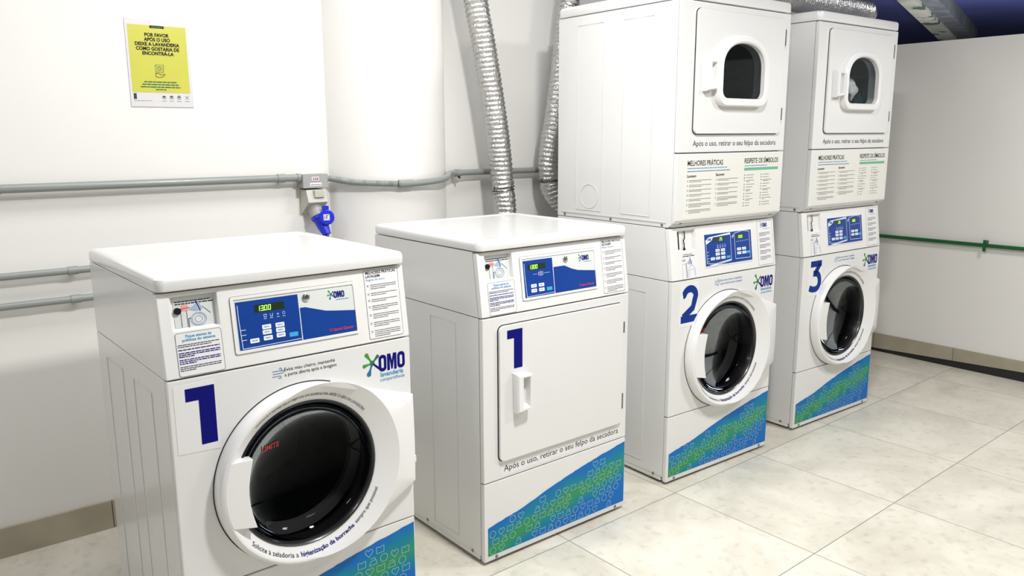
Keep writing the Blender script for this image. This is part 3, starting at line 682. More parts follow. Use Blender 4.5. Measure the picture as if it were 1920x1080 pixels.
def door_ring(t, c, red=True):
    R = 0.252
    tx, ty, by = W / 2 - 0.001, 0.150, -0.118
    hull = []
    # tangent from (tx,ty) to circle, upper
    def tang(px, py, sgn):
        d = math.hypot(px, py); a = math.atan2(py, px); b = math.acos(R / d); return a + sgn * b
    a1 = tang(tx, ty, 1); a0 = tang(tx, by, -1)
    hull.append((tx, by)); hull.append((tx, ty))
    K = 90; span = (a0 % (2 * PI)) - a1
    for k in range(K + 1): a = a1 + span * k / K; hull.append((R * math.cos(a), R * math.sin(a)))
    f = star_fn(hull, (0, 0)); n = 144
    A = sorted([2 * PI * k / n for k in range(n)] + [math.atan2(ty, tx), math.atan2(by, tx) % (2 * PI)])
    def loop(fn, w): return [(c[0] + fn(a) * math.cos(a), c[1] + fn(a) * math.sin(a), w(a) if callable(w) else w) for a in A]
    def sm(a):
        x = math.cos(a - 0.10); return max(0.0, min(1.0, (x + 0.15) / 0.9)) ** 0.8
    rs = lambda a: 0.237 + 0.034 * sm(a)
    dp = lambda a: 0.020 * max(0.0, min(1.0, (f(a) - R) / .125))
    g = MB(FR())
    g.loops([loop(f, 0.0005), loop(f, lambda a: .020 - .5 * dp(a)), loop(lambda a: f(a) - .002, lambda a: .031 - dp(a)), loop(lambda a: f(a) - .006, lambda a: .038 - dp(a)), loop(lambda a: max(f(a) - .012, rs(a)), lambda a: .0415 - dp(a)), loop(rs, 0.0415),
             loop(lambda a: rs(a) - .004, 0.040), loop(lambda a: 0.2135 , 0.0185), loop(lambda a: 0.2045, 0.015), loop(lambda a: 0.2045, -0.004)], door_white)
    dr = g.build('door', t, smooth=True, angle=28)
    # flat dark line drawn for the shaded groove round the door
    g = MB(FR()); g.stroke([(c[0] + (R + .0015) * math.cos(a1 + span * k / 60), c[1] + (R + .0015) * math.sin(a1 + span * k / 60)) for k in range(61)], 0.003, 0.0006, gap); g.build('door_gap_shade', dr)
    # rim and glass bowl
    n = 64; circ = lambda r, w: [(c[0] + r * math.cos(2 * PI * k / n), c[1] + r * math.sin(2 * PI * k / n), w) for k in range(n)]
    g = MB(FR()); g.loops([circ(.2045, .004), circ(.2045, .0165), circ(.2005, .0185), circ(.196, .014), circ(.194, .004)], rubber); g.build('glass_rim', dr, smooth=True)
    g = MB(FR())
    L = [circ(.1955, .010)]
    for k in range(1, 9):
        a = k / 8 * PI / 2; L.append(circ(.1955 * math.cos(a * .97) if k < 8 else .006, .010 - .085 * math.sin(a)))
    g.loops(L, glass, True, False, True); gb = g.build('glass_bowl', dr, smooth=True, angle=80)
    # print on the ring
    g = MB(FR())
    def ang(x, z): return math.atan2(z - c[1], x - c[0])
    def conical(body, r, a0_, a1_, h, mt, inward, bold=0):
        V, Fc, x0, x1, y0, y1 = text_geo(body, bold); k = h / 0.73; idx = []
        for x, y in V:
            a = a0_ + (a1_ - a0_) * (x - x0) / (x1 - x0); rr = r + (-y if inward else y) * k
            R1 = rs(a) - .004; tt = (rr - .2135) / max(R1 - .2135, .001); wz = .0185 + max(0, tt) * .0215
            if rr > R1: wz = .0415
            idx.append(g.v((c[0] + rr * math.cos(a), c[1] + rr * math.sin(a), min(wz, .0415) + .0016)))
        for f_ in Fc: g.f([idx[i] for i in f_], mt)
    conical('VERIFIQUE E RETIRE SEUS OBJETOS DA BORRACHA APÓS O USO DA LAVADORA', .2185, math.radians(131), math.radians(40), .0085, ink, False); g.build('rubber_check_notice', dr); g = MB(FR())
    conical('Solicite à zeladoria a', .2275, math.radians(219), math.radians(257), .0100, ink, True)
    conical('higienização da borracha', .2275, math.radians(259), math.radians(303), .0100, ink_blue, True, .02)
    conical('sempre que possível', .2275, math.radians(305), math.radians(334), .0100, ink, True)
    g.build('hygiene_notice', dr)
    if red:
        V, Fc, x0, x1, y0, y1 = text_geo('LIMITE', .02); g = MB(FR()); idx = []
        for x, y in V:
            px, pz = .243 + (x - x0) / (x1 - x0) * .052, .600 + y * .022 + (x - x0) / (x1 - x0) * .004
            q = min(math.hypot(px - c[0], pz - c[1]) / .1955, 1); idx.append(g.v((px, pz, .010 - .085 * math.sqrt(1 - q * q) + .0015)))
        for f_ in Fc: g.f([idx[i] for i in f_], ink_red)
        g.build('limit_mark', dr)
    # handle plate at the left
    pts = [(c[0] + .238 * math.cos(a), c[1] + .238 * math.sin(a)) for a in [math.radians(156.5 + 43.5 * k / 10) for k in range(11)]]
    pts += [(c[0] - .161, c[1] - .096)] + [(c[0] - .161 - .016 * math.sin(PI * k / 8), c[1] - .096 + .188 * k / 8) for k in range(1, 8)] + [(c[0] - .161, c[1] + .092)]
    g = MB(FR()); g.poly(pts, .012, .043, door_white); g.build('door_handle', dr, bevel=0.0025)
    # hinge on the right edge
    g = MB(FR(.001)); g.box((W - .004, .478, .004), (W + .0005, .498, .019), door_white); g.build('hinge', dr, bevel=.001)

def pocket_handle(parent, M, u0, v0, h, flip=False):
    """moulded grip with an open pocket"""
    g = MB(M); w_ = 0.068; d = 0.030
    U = lambda x: u0 + (x if not flip else w_ - x)
    def P(x, y, w): return (U(x), v0 + y, w)
    out = [(0.004, 0.0), (w_ - .003, 0.008), (w_, h - .008), (0.0, h)]
    top = [(0.008, 0.006), (w_ - .008, 0.012), (w_ - .007, h - .012), (0.006, h - .008)]
    inn = [(0.027, 0.016), (w_ - .012, 0.016), (w_ - .012, h - .016), (0.027, h - .016)]
    bot = [(0.031, 0.022), (w_ - .013, 0.024), (w_ - .013, h - .022), (0.030, h - .024)]
    g.loops([[P(x, y, 0) for x, y in out], [P(x, y, d * .7) for x, y in out], [P(x, y, d) for x, y in top], [P(x, y, d - .002) for x, y in inn], [P(x, y, .004) for x, y in bot]], door_white, True, False, True)
    return g.build('door_handle', parent, bevel=0.003)

def hinges(parent, M, x, zs):
    for z0, z1 in zs:
        g = MB(M); g.box((x, z0, .002), (x + .006, z1, .0135), hinge_m)
        g.build('hinge', parent, bevel=.001)

def dryer_door(t, M, x0, x1, z0, z1, window=None):
    g = MB(M); op = rrect(x0, x1, z0, z1, .020, 6); c = ((x0 + x1) / 2, (z0 + z1) / 2)
    gs = rrect(x0 - .0025, x1 + .0025, z0 - .003, z1 + .002, .022, 6)  # outline of a near-black plate that draws the shaded gap round the door
    if window is None:
        g.poly(op, .0012, .012, enamel); d = g.build('door', t, bevel=.003)
        g = MB(M); g.poly(gs, 0, .0010, gap); g.build('door_gap_shade', d)
    else:
        hole = window['hole']; cw = window['c']
        ring_plate(g, op, hole, cw, .0012, .012, enamel, 96); d = g.build('door', t, bevel=.003)
        g = MB(M); ring_plate(g, gs, hole, cw, 0, .0010, gap, 96); g.build('door_gap_shade', d)
    return d

def washer_unit(t, D, kind, num):
    cabinet(t, D, 'cabinet', [(.14, .30, .07, .80), (.41, .58, .07, .80)])
    kick(t, 3); washer_front(t, num); control_head(t, D, kind)

GW = 'front-loading washers'
# ---- machine placement (x, y, yaw)
POS = {1: (0.0, 0.0, 1.351), 2: (0.9754, 0.0545, 0.918), 3: (1.9395, 0.0967, -1.0308), 4: (2.9008, 0.1192, -1.2381)}
def place(k): x, y, a = POS[k]; return (x, y, 0), math.radians(a)

loc, rz = place(1)
t1 = empty('washing_machine', 'nearest machine, white front-loading washer numbered 1 with black round porthole', 'washing machine', loc, rz)
washer_unit(t1, 0.682, 'washer', '1'); lid(t1, ZL, ZT, PY - .014, .685)

loc, rz = place(2)
t2 = empty('clothes_dryer', 'white standalone dryer numbered 1 with plain square door, second machine from left', 'dryer', loc, rz)
cabinet(t2, .668, 'cabinet', [(.15, .30, .055, .825)]); kick(t2, 3)
g = MB(FR()); g.box((0, ZK + .001, -.02), (W, ZS, 0), enamel); fp = g.build('front_panel', t2, bevel=.005)
d = dryer_door(t2, FR(), .061, .646, .363, .829)
g = MB(FR(-.012)); number(g, '1', .091, .156, .679, .812, .0006, ink_blue); g.build('number', d)
pocket_handle(d, FR(-.012), .112, .527, .137); hinges(d, FR(), .6455, ((.715, .757), (.42, .48)))
g = MB(FR()); g.rect(.070, .655, .307, .349, .0003, paper); lb = g.build('lint_notice', fp)
g = MB(FR()); g.text('Após o uso, retirar o seu felpo da secadora', .084, .322, .0007, ink, width=.556, size=.0305); g.build('lettering', lb)
control_head(t2, .668, 'dryer'); lid(t2, ZL, ZT, PY - .014, .672)

def stack(k, num, label):
    loc, rz = place(k); t = empty('stacked_washer_dryer', label, 'washer dryer', loc, rz)
    washer_unit(t, .70, 'stack', num)
    z0, zm, zl, zt = 1.0745, 1.3655, 1.9323, 1.9781; y0 = -0.0042; D = .702; th = .012
    g = MB()
    sp = [(y0 + .022, zl), (D, zl), (D, z0), (y0 + .040, z0), (y0 + .022, 1.0865)]
    for xa in (0, W - th): g.loops([[(xa, y, z) for y, z in sp], [(xa + th, y, z) for y, z in sp]], enamel, True, True, True)
    g.box((th, D - th, z0), (W - th, D, zl), enamel)
    g.box((th, y0 + .03, z0), (W - th, D - th, z0 + .012), enamel); g.box((th, y0 + .022, zl - .012), (W - th, D - th, zl), enamel)
    dc = g.build('dryer_cabinet', t, bevel=.003)
    for ya, yb, za, zb in ((.415, .575, 1.112, 1.892), (.135, .297, 1.112, 1.888), (.045, .67, 1.092, 1.0955)): g = MB(); bead(g, [(ya, za), (yb, za), (yb, zb), (ya, zb)]); g.build('side_embossing', dc, smooth=True)
    g = MB(); bead(g, [(.49 + .055 * math.cos(a * PI / 14), 1.172 + .052 * math.sin(a * PI / 14)) for a in range(28)], .001)
    Ms = Matrix(((0, 0, -1, 0), (1, 0, 0, 0), (0, 1, 0, 0), (0, 0, 0, 1))); screws(dc, Ms, [(.065, 1.084), (.355, 1.084), (.65, 1.084)])
    g.build('knockout', dc)
    # window geometry
    hole = arch(W / 2, 1.572, 1.792, .134, .034); cw = (W / 2, 1.68)
    g = MB(FR(y0)); ring_plate(g, [(0, zm + .001), (W, zm + .001), (W, zl - .001), (0, zl - .001)], hole, cw, -.02, 0, enamel, 96); fp = g.build('dryer_front', t, bevel=.005)
    g = MB(FR(y0)); g.text('Após o uso, retirar o seu felpo da secadora', .084, 1.392, .0006, ink, width=.536, size=.0300); g.build('lint_notice', fp)
    g = MB(); pr = [(y0, zm - .002), (y0, 1.104), (y0 + .006, 1.098), (y0 + .0215, 1.0875), (y0 + .0215, zm - .002)]
    g.loops([[(0, y, z) for y, z in pr], [(W, y, z) for y, z in pr]], enamel, True, True, True)
    g.loops([[(x, y0 + .0215, 1.0875), (x, y0 + .040, z0), (x, y0 + .05, z0), (x, y0 + .05, 1.09)] for x in (th + .0005, W - th - .0005)], enamel, True, True, True); lp = g.build('lower_panel', t, bevel=.004)
    screws(lp, Matrix(((1, 0, 0, 0), (0, .83, -.56, y0 + .006), (0, -.56, -.83, 1.098), (0, 0, 0, 1))), [(.05, .014), (W - .05, .014)])
    # practice sheet
    g = MB(FR(y0)); g.rect(.035, .660, 1.108, 1.345, .0007, paper_warm, 0); sh = g.build('practice_sheet', lp)
    g = MB(FR(y0)); w = .0012
    g.text('MELHORES PRÁTICAS', .058, 1.316, w, ink, width=.215, size=.0290, bold=.01); g.text('RESPEITE OS SÍMBOLOS', .414, 1.318, w, ink, width=.232, size=.0290, bold=.01)
    g.dashes(.058, .300, 1.304, .0032, w, ink_cyan, 1); g.dashes(.058, .320, 1.2925, .0032, w, ink_steel, 2); g.dashes(.416, .57, 1.3055, .0030, w, ink_cyan, 3)
    g.rect(.414, .648, 1.288, 1.299, w, ink_mint)
    g.text('Lavagem', .057, 1.271, w, ink, width=.054, size=.0150, bold=.02); g.text('Secagem', .231, 1.272, w, ink, width=.054, size=.0150, bold=.02)
    for cx0, cx1, nb, sd in ((.058, .205, 7, 1), (.231, .375, 6, 2)):
        v = 1.258
        for q in range(nb):
            n_ = 3 if q >= nb - 2 else 2; g.stroke([(cx0, v - .004), (cx0 + .006, v + .002)], .0008, w, ink_soft); g.stroke([(cx0, v + .002), (cx0 + .006, v - .004)], .0008, w, ink_soft)
            for e in range(n_): g.dashes(cx0 + .013, cx1 - (.06 if e == n_ - 1 else 0), v, .0016, w, ink_soft, sd * 50 + q * 4 + e); v -= .0055
            v -= .0075
    for cx0, nb, sd in ((.416, 11, 5), (.530, 11, 6)):
        v = 1.268
        for q in range(nb):
            rn = random.Random(sd * 31 + q); g.rect(cx0, cx0 + .005, v - .001, v + .003, w, ink_soft); g.dashes(cx0 + .014, cx0 + rn.uniform(.04, .085), v, .0016, w, ink_soft, sd * 20 + q)
            if q % 3 == 2: v -= .0052; g.dashes(cx0 + .014, cx0 + rn.uniform(.03, .06), v, .0016, w, ink_soft, sd * 22 + q)
            v -= .0112
    g.build('lettering', sh)
    # door
    d = dryer_door(t, FR(y0), .078, .632, 1.439, 1.905, dict(hole=hole, c=cw))
    M = FR(y0 - .012)
    f0, f1, f2_, f3 = arch(W / 2, 1.545, 1.818, .160, .052), arch(W / 2, 1.550, 1.812, .155, .048), arch(W / 2, 1.570, 1.795, .138, .036), arch(W / 2, 1.576, 1.789, .131, .032)
    g = MB(M); g.loops([[(x, y, 0) for x, y in f0], [(x, y, .018) for x, y in f0], [(x, y, .026) for x, y in f1], [(x, y, .027) for x, y in f2_], [(x, y, .022) for x, y in f3], [(x, y, -.030) for x, y in f3]], door_white)
    wf = g.build('window_frame', d, smooth=True)
    g = MB(M); g.flat(f3, .004, glass_dry); g.build('window_glass', d)
    pocket_handle(d, M, .108, 1.600, .125); hinges(d, FR(y0), .6315, ((1.495, 1.545), (1.80, 1.865)))
    # drum
    n = 64; circ = lambda r, ww: [(W / 2 + r * math.cos(2 * PI * q / n), 1.62 + r * math.sin(2 * PI * q / n), ww) for q in range(n)]
    g = MB(FR(y0)); ring_plate(g, circ_xy(W / 2, 1.62, .268), [(x, z) for x, z in hole], cw, -.024, -.021, drum_grey, 96)
    g.loops([circ(.268, -.024), circ(.268, -.60)], drum_grey); g.flat([(p[0], p[1]) for p in circ(.268, 0)], -.60, drum_grey)
    for q in range(3):
        a = .3 + q * 2 * PI / 3
        g.loops([[(W / 2 + math.cos(a + dd) * r, 1.62 + math.sin(a + dd) * r, ww) for dd, r in ((-.10, .268), (0, .20), (.10, .268))] for ww in (-.03, -.59)], drum_grey, False)
    g.build('dryer_drum', t)
    lid(t, zl, zt, y0 - .004, D + .004)
    return t
def circ_xy(cx, cy, r): return [(cx + r * math.cos(2 * PI * q / 48), cy + r * math.sin(2 * PI * q / 48)) for q in range(48)]
t3 = stack(3, '2', 'white stacked washer with dryer on top, washer door numbered 2, empty dryer window')
t4 = stack(4, '3', 'white stacked washer with dryer on top, numbered 3, farthest, cloths in dryer window')

# laundry in the last dryer
def cloth(name, mt, centre, rad, label, seed, grp='cloths in the far dryer'):
    g = MB(); rnd = random.Random(seed); n, mth = 28, 16; ph = [rnd.uniform(0, 6.28) for _ in range(8)]
    L = []
    for j in range(1, mth):
        b = PI * j / mth; lp = []
        for i in range(n):
            a = 2 * PI * i / n; k = 1 + .10 * math.sin(3 * a + ph[0] + 2 * b) + .09 * math.sin(5 * a + ph[1] - 3 * b) + .07 * math.sin(7 * b + ph[2] + 2 * a) + .05 * math.sin(9 * a + ph[3] + 5 * b)
            lp.append((centre[0] + rad[0] * k * math.sin(b) * math.cos(a), centre[1] + rad[1] * k * math.sin(b) * math.sin(a), centre[2] + rad[2] * k * math.cos(b)))
        L.append(lp)
    g.loops(L, mt, True, True, True); o = g.build(name, smooth=True, angle=80); tag(o, label, 'laundry', grp); return o
cloth('laundry_cloth', cloth_w, (3.350, .215, 1.652), (.045, .038, .052), 'white crumpled cloth behind the far dryer window', 1)
cloth('laundry_cloth', cloth_t, (3.428, .188, 1.592), (.036, .034, .042), 'teal crumpled cloth right of the white cloth in the far dryer', 2)
cloth('laundry_cloth', mat('dark_blue_cloth', (.01, .05, .12), .9), (3.40, .36, 1.600), (.075, .05, .08), 'dark blue cloth at right behind the teal one in the far dryer', 5)

# ------------------------------------------------------------------ conduits, box, socket
def smooth_path(pts, k=8):
    P = [Vector(p) for p in pts]; out = []
    for i in range(len(P) - 1):
        p0 = P[max(i - 1, 0)]; p1 = P[i]; p2 = P[i + 1]; p3 = P[min(i + 2, len(P) - 1)]
        for j in range(k):
            t = j / k; out.append(0.5 * ((2 * p1) + (p2 - p0) * t + (2 * p0 - 5 * p1 + 4 * p2 - p3) * t * t + (3 * p1 - p0 - 3 * p2 + p3) * t ** 3))
    out.append(P[-1]); return out
def resample(P, step):
    out = [P[0]]; acc = 0
    for a, b in zip(P, P[1:]):
        L = (b - a).length; d = step - acc
        while d <= L: out.append(a + (b - a) * (d / L)); d += step
        acc = (acc + L) % step if L else acc
    return out
def clip(parent, x, y, z, r):
    g = MB(); g.tube([(x - .016, y, z), (x + .016, y, z)], r + .003, pipe_grey, 16)
    g.box((x - .010, y, z - r - .002), (x + .010, YB - .001, z + r * .3), pipe_grey); return g.build('pipe_clip', parent, smooth=True)
def conduit(label, z, x0, x1, r, clips):
    t = empty('conduit', label, 'pipe', (x0, YB - .034, z))
    g = MB(); g.tube([(0, 0, 0), (x1 - x0, 0, 0)], r, pipe_grey, 20); g.build('pipe', t, smooth=True)
    for x in clips:
        g = MB(); g.tube([(x - x0 - .016, 0, 0), (x - x0 + .016, 0, 0)], r + .0025, pipe_grey, 16); g.box((x - x0 - .008, 0, -r - .001), (x - x0 + .008, .0335, r * .2), pipe_grey)
        g.build('pipe_clip', t, smooth=True)
    return t
conduit('upper grey conduit running left from the junction box', 1.271, -2.9, .862, .0150, (-.19, .775))
conduit('grey conduit, middle of three, ending behind the nearest washer', .984, -2.9, 1.16, .0125, (.01,))
conduit('lowest grey conduit on the left wall behind the nearest washer', .884, -2.9, .9, .0125, (.01,))

t = empty('junction_box', 'grey electrical junction box marked 220 at the wall corner', 'electrical box', (.907, YB, 1.257))
g = MB(); g.box((-.052, -.060, -.027), (.052, -.001, .027), box_grey); g.build('housing', t, bevel=.003)
g = MB(); g.box((-.053, -.064, -.028), (.053, -.0605, .028), box_grey); g.build('cover', t, bevel=.001)
g = MB(); g.tube([(-.066, -.034, .012), (-.052, -.034, .012)], .019, pipe_grey, 16); g.tube([(.052, -.034, .008), (.066, -.034, .006)], .017, pipe_grey, 16); g.build('pipe_collar', t, smooth=True)
g = MB(FR(-.064)); g.rect(-.017, .017, .000, .018, .0006, paper, 0); g.rect(-.024, .026, -.020, -.007, .0006, paper, 0); lb = g.build('voltage_label', t)
g = MB(FR(-.064)); g.text('220', 0, .004, .001, ink, width=.026, size=.0135, center=True, bold=.02); g.dashes(-.020, .023, -.016, .0022, .001, ink, 3); g.stroke(rrect(-.017, .017, 0, .018, .002), .001, .0008, ink_red, True); g.build('lettering', lb)

t = empty('wall_socket', 'beige angled industrial socket under the junction box', 'socket', (.905, YB, 1.17))
g = MB(); pr = [(-.001, .052), (-.062, .052), (-.082, .002), (-.010, -.048), (-.001, -.048)]
g.loops([[(-.040, y, z) for y, z in pr], [(.044, y, z) for y, z in pr]], box_beige, True, True, True); g.build('housing', t, bevel=.003)
g = MB(); g.box((-.012, -.084, .022), (.030, -.060, .050), box_beige); g.build('cap_latch', t, bevel=.002)
dv = Vector((.18, -.48, -.86)).normalized(); c0 = Vector((.002, -.040, -.022))
g = MB(); g.tube([c0 - dv * .01, c0 + dv * .034], .030, box_grey, 24); g.tube([c0 + dv * .034, c0 + dv * .040], .033, box_grey, 24); g.build('socket_collar', t, smooth=True)
t = empty('blue_plug', 'bright blue industrial plug with round cap hanging in the beige socket', 'plug', (.905, YB, 1.17))
g = MB(); g.tube([c0 + dv * .041, c0 + dv * .052, c0 + dv * .056, c0 + dv * .085, c0 + dv * .125], .03, plug_blue, 24, True, [.031, .031, .026, .024, .017]); g.build('plug_body', t, smooth=True)
cn = Vector((-.30, -.93, .10)).normalized(); cc = Vector((.022, -.108, -.058))
g = MB(); g.tube([cc - cn * .006, cc + cn * .004, cc + cn * .007], .031, plug_blue, 28, True, [.031, .031, .027]); g.box((cc.x - .014, cc.y - .002, cc.z + .026), (cc.x + .010, cc.y + .012, cc.z + .046), plug_blue); g.build('cap', t, smooth=True)
a = cn.cross(Vector((0, 0, 1))).normalized() * -1; b = a.cross(cn) * -1
if b.z < 0: b = -b
if a.x < 0: a = -a
Mx = Matrix(((a.x, b.x, cn.x, (cc + cn * .0075).x), (a.y, b.y, cn.y, (cc + cn * .0075).y), (a.z, b.z, cn.z, (cc + cn * .0075).z), (0, 0, 0, 1)))
g = MB(Mx); g.rect(-.013, .011, -.012, .012, .0004, paper); g.stroke([(-.009, -.008), (-.009, .008)], .002, .0008, ink_soft); g.stroke([(-.003, -.008), (-.003, .008), (.006, .008)], .0018, .0008, ink_soft); g.stroke([(.007, -.008), (-.002, 0), (.007, .008)], .0018, .0008, ink_soft); g.build('rating_label', t)
g = MB(); e = c0 + dv * .125; g.tube(smooth_path([e - dv * .005, e + Vector((.002, -.004, -.05)), e + Vector((.0, .05, -.16)), e + Vector((.01, .055, -.5)), e + Vector((.03, .02, -.92)), Vector((.05, -.06, -1.160)), Vector((.16, -.10, -1.161))]), .008, rubber, 12); g.build('cord', t, smooth=True)

# corrugated flexible conduit round the column, rigid conduit after it
t = empty('flexible_conduit', 'grey corrugated flexible conduit curving round the white column', 'pipe', (0, 0, 0))
pth = smooth_path([(.974, YB - .034, 1.264), (1.000, 1.10, 1.260), (1.047, 1.046, 1.249), (1.116, .993, 1.2435), (1.208, .957, 1.2395)], 10)
pp = resample(pth, .0016)
g = MB(); g.tube(pp, .0125, pipe_grey, 18, True, [.0125 + .0016 * math.sin(i * .0016 / .0066 * 2 * PI) for i in range(len(pp))]); g.build('corrugated_sleeve', t, smooth=True, angle=80)
t = empty('conduit', 'grey conduit bent off the column and running behind the foil ducts', 'pipe', (0, 0, 0))
g = MB(); P = smooth_path([(1.2085, .957, 1.2395), (1.30, .950, 1.240), (1.40, .962, 1.2455), (1.457, .988, 1.249), (1.505, 1.03, 1.256), (1.54, 1.075, 1.264), (1.58, 1.10, 1.266), (1.63, 1.112, 1.266), (1.75, 1.118, 1.266), (2.3, 1.12, 1.264), (4.5, 1.12, 1.264)], 8)
g.tube(P, .0140, pipe_grey, 18); g.build('pipe', t, smooth=True)
g = MB(); g.tube([(1.213, .9565, 1.2395), (1.24, .954, 1.2395), (1.275, .9515, 1.2398)], .0165, pipe_grey, 18); g.build('coupling', t, smooth=True)
g = MB(); g.tube([(1.60, 1.108, 1.266), (1.63, 1.113, 1.266)], .017, pipe_grey, 16); g.box((1.607, 1.11, 1.250), (1.623, YB - .001, 1.27), pipe_grey); g.tube([(1.615, 1.105, 1.250), (1.615, 1.095, 1.244)], .005, gap, 8); g.build('pipe_clip', t, smooth=True)

# ------------------------------------------------------------------ foil ducts
def duct(name, label, ctrl, r, mt, tie=None, pitch=.021, amp=.0055, seed=1, grp=None):
    t = empty(name, label, 'duct', (0, 0, 0), 0, grp)
    P = resample(smooth_path(ctrl, 14), pitch / 6); rnd = random.Random(seed); g = MB(); n = 30
    prev = None; L = []; N = len(P)
    for i in range(N):
        tt = (P[min(i + 1, N - 1)] - P[max(i - 1, 0)]).normalized()
        if prev is None: nn = Vector((1, 0, 0)) - tt * tt.x; nn.normalize()
        else: nn = (prev - tt * prev.dot(tt)).normalized()
        prev = nn; bb = tt.cross(nn); lp = []
        for k in range(n):
            a = 2 * PI * k / n; ph = i / 6 * 2 * PI + a
            rr = r + amp * (0.5 + 0.5 * math.cos(ph)) ** 0.6 + rnd.uniform(-.0016, .0016)
            if tie is not None and abs((P[i] - Vector(tie)).length) < .014: rr -= .004
            lp.append(tuple(P[i] + (nn * math.cos(a) + bb * math.sin(a)) * rr))
        L.append(lp)
    g.loops(L, mt, True, True, True); g.build('foil_hose', t, smooth=True, angle=60)
    if tie is not None:
        i = min(range(N), key=lambda q: (P[q] - Vector(tie)).length); tt = (P[i + 1] - P[i - 1]).normalized(); nn = Vector((1, 0, 0)) - tt * tt.x; nn.normalize(); bb = tt.cross(nn)
        g = MB(); g.tube([P[i] + (nn * math.cos(2 * PI * k / 32) + bb * math.sin(2 * PI * k / 32)) * (r + .0035) for k in range(33)], .0022, rubber, 8, False)
        e = P[i] + nn * (-(r + .004)); g.tube([e, e + Vector((-.004, -.006, .022))], .0024, rubber, 6)
        e = P[i] + nn * (r + .004); g.tube([e, e + Vector((.012, -.004, .014))], .0024, rubber, 6)
        g.build('cable_tie', t)
    return t
duct('exhaust_duct', 'silver foil exhaust duct leaning up the wall behind the plain dryer', [(1.80, .93, .40), (1.80, .97, .80), (1.797, .99, 1.076), (1.79, 1.0, 1.213), (1.762, 1.0, 1.443), (1.702, 1.0, 1.768), (1.650, 1.0, 2.0), (1.60, 1.0, 2.25), (1.57, 1.0, 2.72)], .0485, foil, (1.792, 1.0, 1.185), seed=1)
duct('exhaust_duct', 'silver foil exhaust duct with elbow beside the numbered 2 stack', [(2.34, .93, 1.06), (2.26, .985, 1.075), (2.18, 1.01, 1.10), (2.115, 1.02, 1.165), (2.092, 1.02, 1.25), (2.098, 1.02, 1.366), (2.138, 1.02, 1.569), (2.176, 1.02, 1.819), (2.212, 1.02, 2.066), (2.26, 1.02, 2.3), (2.33, 1.02, 2.72)], .0475, foil, (2.090, 1.02, 1.215), seed=2)
# ducts lying over the far stack
duct('ceiling_duct', 'grey ribbed duct resting on top of the far stacked machine', [(2.70, .30, 2.085), (3.0, .285, 2.052), (3.2, .28, 2.048), (3.45, .28, 2.048), (3.60, .30, 2.048), (3.70, .36, 2.050), (3.73, .46, 2.06), (3.70, .60, 2.12), (3.66, .75, 2.3), (3.66, .80, 2.74)], .050, foil_dark, None, pitch=.015, amp=.010, seed=3)
duct('ceiling_duct', 'upper grey duct above the ribbed duct on the far stack', [(2.75, .38, 2.20), (3.1, .36, 2.165), (3.4, .36, 2.172), (3.55, .38, 2.175), (3.62, .46, 2.19), (3.60, .58, 2.28), (3.56, .62, 2.5), (3.56, .62, 2.74)], .050, foil_dark, None, pitch=.018, amp=.007, seed=4)

# ------------------------------------------------------------------ poster
t = empty('poster', 'yellow and white laundry etiquette notice on the left wall', 'poster', (.2545, YB, 1.541))
PW, PHt = .2145, .301
g = MB(FR(-.0005)); g.rect(0, PW, 0, PHt, .003, mat('poster_sheet', (.66, .65, .66), .3), 0); g.build('sheet', t)
g = MB(FR(-.0035)); g.rect(.008, PW - .010, .050, PHt - .020, .0006, poster_y, 0); yf = g.build('yellow_field', t)
g = MB(FR(-.0042)); w = .0004
g.rect(.084, .124, PHt - .019, PHt - .001, w, paper)
g.rect(.082, .130, PHt - .029, PHt - .021, w + .0002, ink); g.rect(.087, .125, PHt - .026, PHt - .0245, w + .0006, ink_mint)
cx = .104
for k, (s, wd) in enumerate((('POR FAVOR', .082), ('APÓS O USO', .088), ('DEIXE A LAVANDERIA', .150), ('COMO GOSTARIA DE', .146), ('ENCONTRÁ-LA', .106))):
    g.text(s, cx, PHt - .058 - k * .0158, w + .0004, ink, width=wd, size=.0165, bold=.03, center=True)
g.build('headline', t); g = MB(FR(-.0042))
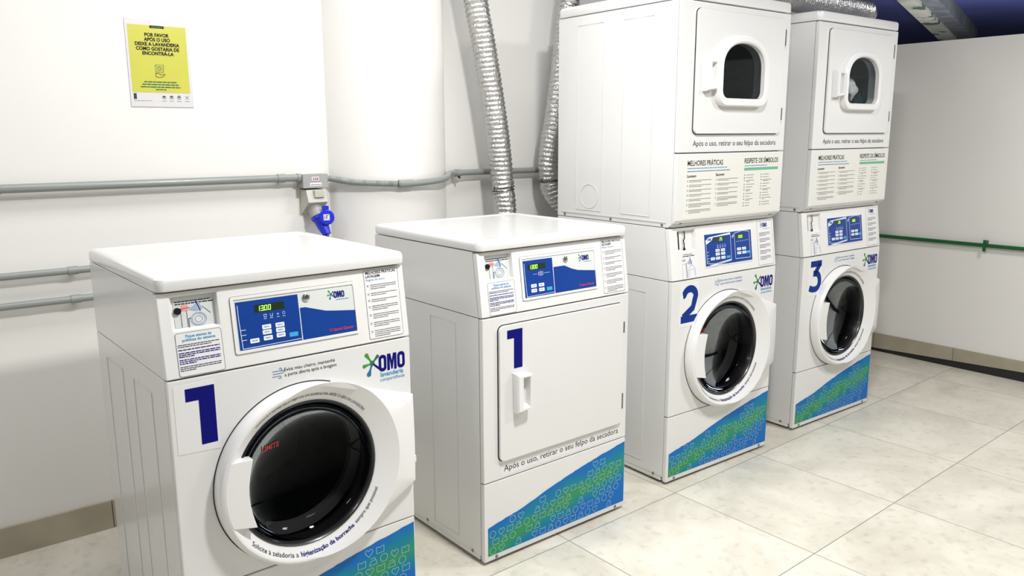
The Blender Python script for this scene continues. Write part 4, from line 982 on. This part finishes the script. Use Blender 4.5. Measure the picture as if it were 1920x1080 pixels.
# basket held by a hand
g.stroke([(cx - .014, .146), (cx + .015, .146), (cx + .013, .121), (cx - .012, .121)], .0011, w + .0004, ink_dgreen, True); g.stroke([(cx + .0 + .006 * math.cos(a * PI / 5), .134 + .006 * math.sin(a * PI / 5)) for a in range(10)], .0010, w + .0004, ink_dgreen, True)
for k in range(5): g.stroke([(cx - .012, .125 + k * .004), (cx + .013, .125 + k * .004)], .0004, w + .0004, ink_dgreen)
g.stroke([(cx - .014, .118), (cx - .014, .106), (cx - .006, .103), (cx + .006, .104), (cx + .017, .111), (cx + .016, .115), (cx + .006, .112), (cx - .002, .116), (cx - .010, .117)], .0014, w + .0004, ink, True)
g.build('hand_pictogram', t); g = MB(FR(-.0042))
for k, wd in enumerate((.110, .124, .136, .036)): g.dashes(cx - wd / 2, cx + wd / 2, .085 - k * .0088, .0036, w + .0004, ink_dgreen, 60 + k)
g.build('small_print', t); g = MB(FR(-.0042))
g.rect(.010, .020, .026, .046, -.0004, ink_soft); g.dashes(.010, .070, .020, .0012, -.0004, ink_soft, 9)
for k, x in enumerate((.112, .138, .164, .192)):
    if k == 3: g.stroke([(x - .006, .028), (x + .006, .040)], .0012, -.0003, ink); g.stroke([(x - .006, .040), (x + .006, .028)], .0012, -.0003, ink)
    else: g.stroke([(x + .006 * math.cos(a * PI / 4), .034 + (.005 + .001 * k) * math.sin(a * PI / 4)) for a in range(8)], .0013, -.0003, ink, True); g.rect(x - .003, x + .003, .033, .038, -.0002, ink_soft)
    g.dashes(x - .008, x + .008, .020, .0012, -.0003, ink_soft, 20 + k)
g.build('footer_icons', t)

# ------------------------------------------------------------------ green pipe on the right partition
t = empty('green_pipe', 'thin dark green pipe running along the white right partition', 'pipe', (XE - .022, 0, .779))
g = MB(); g.tube([(0, 1.12, -.006), (0, -3.6, .022)], .0115, pipe_green, 14); g.build('pipe', t, smooth=True)
for y in (0.0,):
    g = MB(); g.box((-.014, y - .009, -.034), (-.012, y + .009, .034), pipe_green); g.box((-.0125, y - .009, .014), (.0215, y + .009, .030), pipe_green); g.build('pipe_bracket', t)
# steel rod hanging under the blue ceiling
t = empty('ceiling_rail', 'thin pale steel rail with drop rod under the blue ceiling', 'rail', (0, 0, 0))
rail_m = mat('pale_steel', (.35, .40, .45), .5)
g = MB(); g.tube([(6.0, 1.10, 2.70), (6.5, .60, 2.70)], .012, rail_m, 8); g.build('rail', t)
g = MB(); g.tube([(6.5, .60, 2.78), (6.5, .60, 2.50)], .011, rail_m, 8); g.build('drop_rod', t)
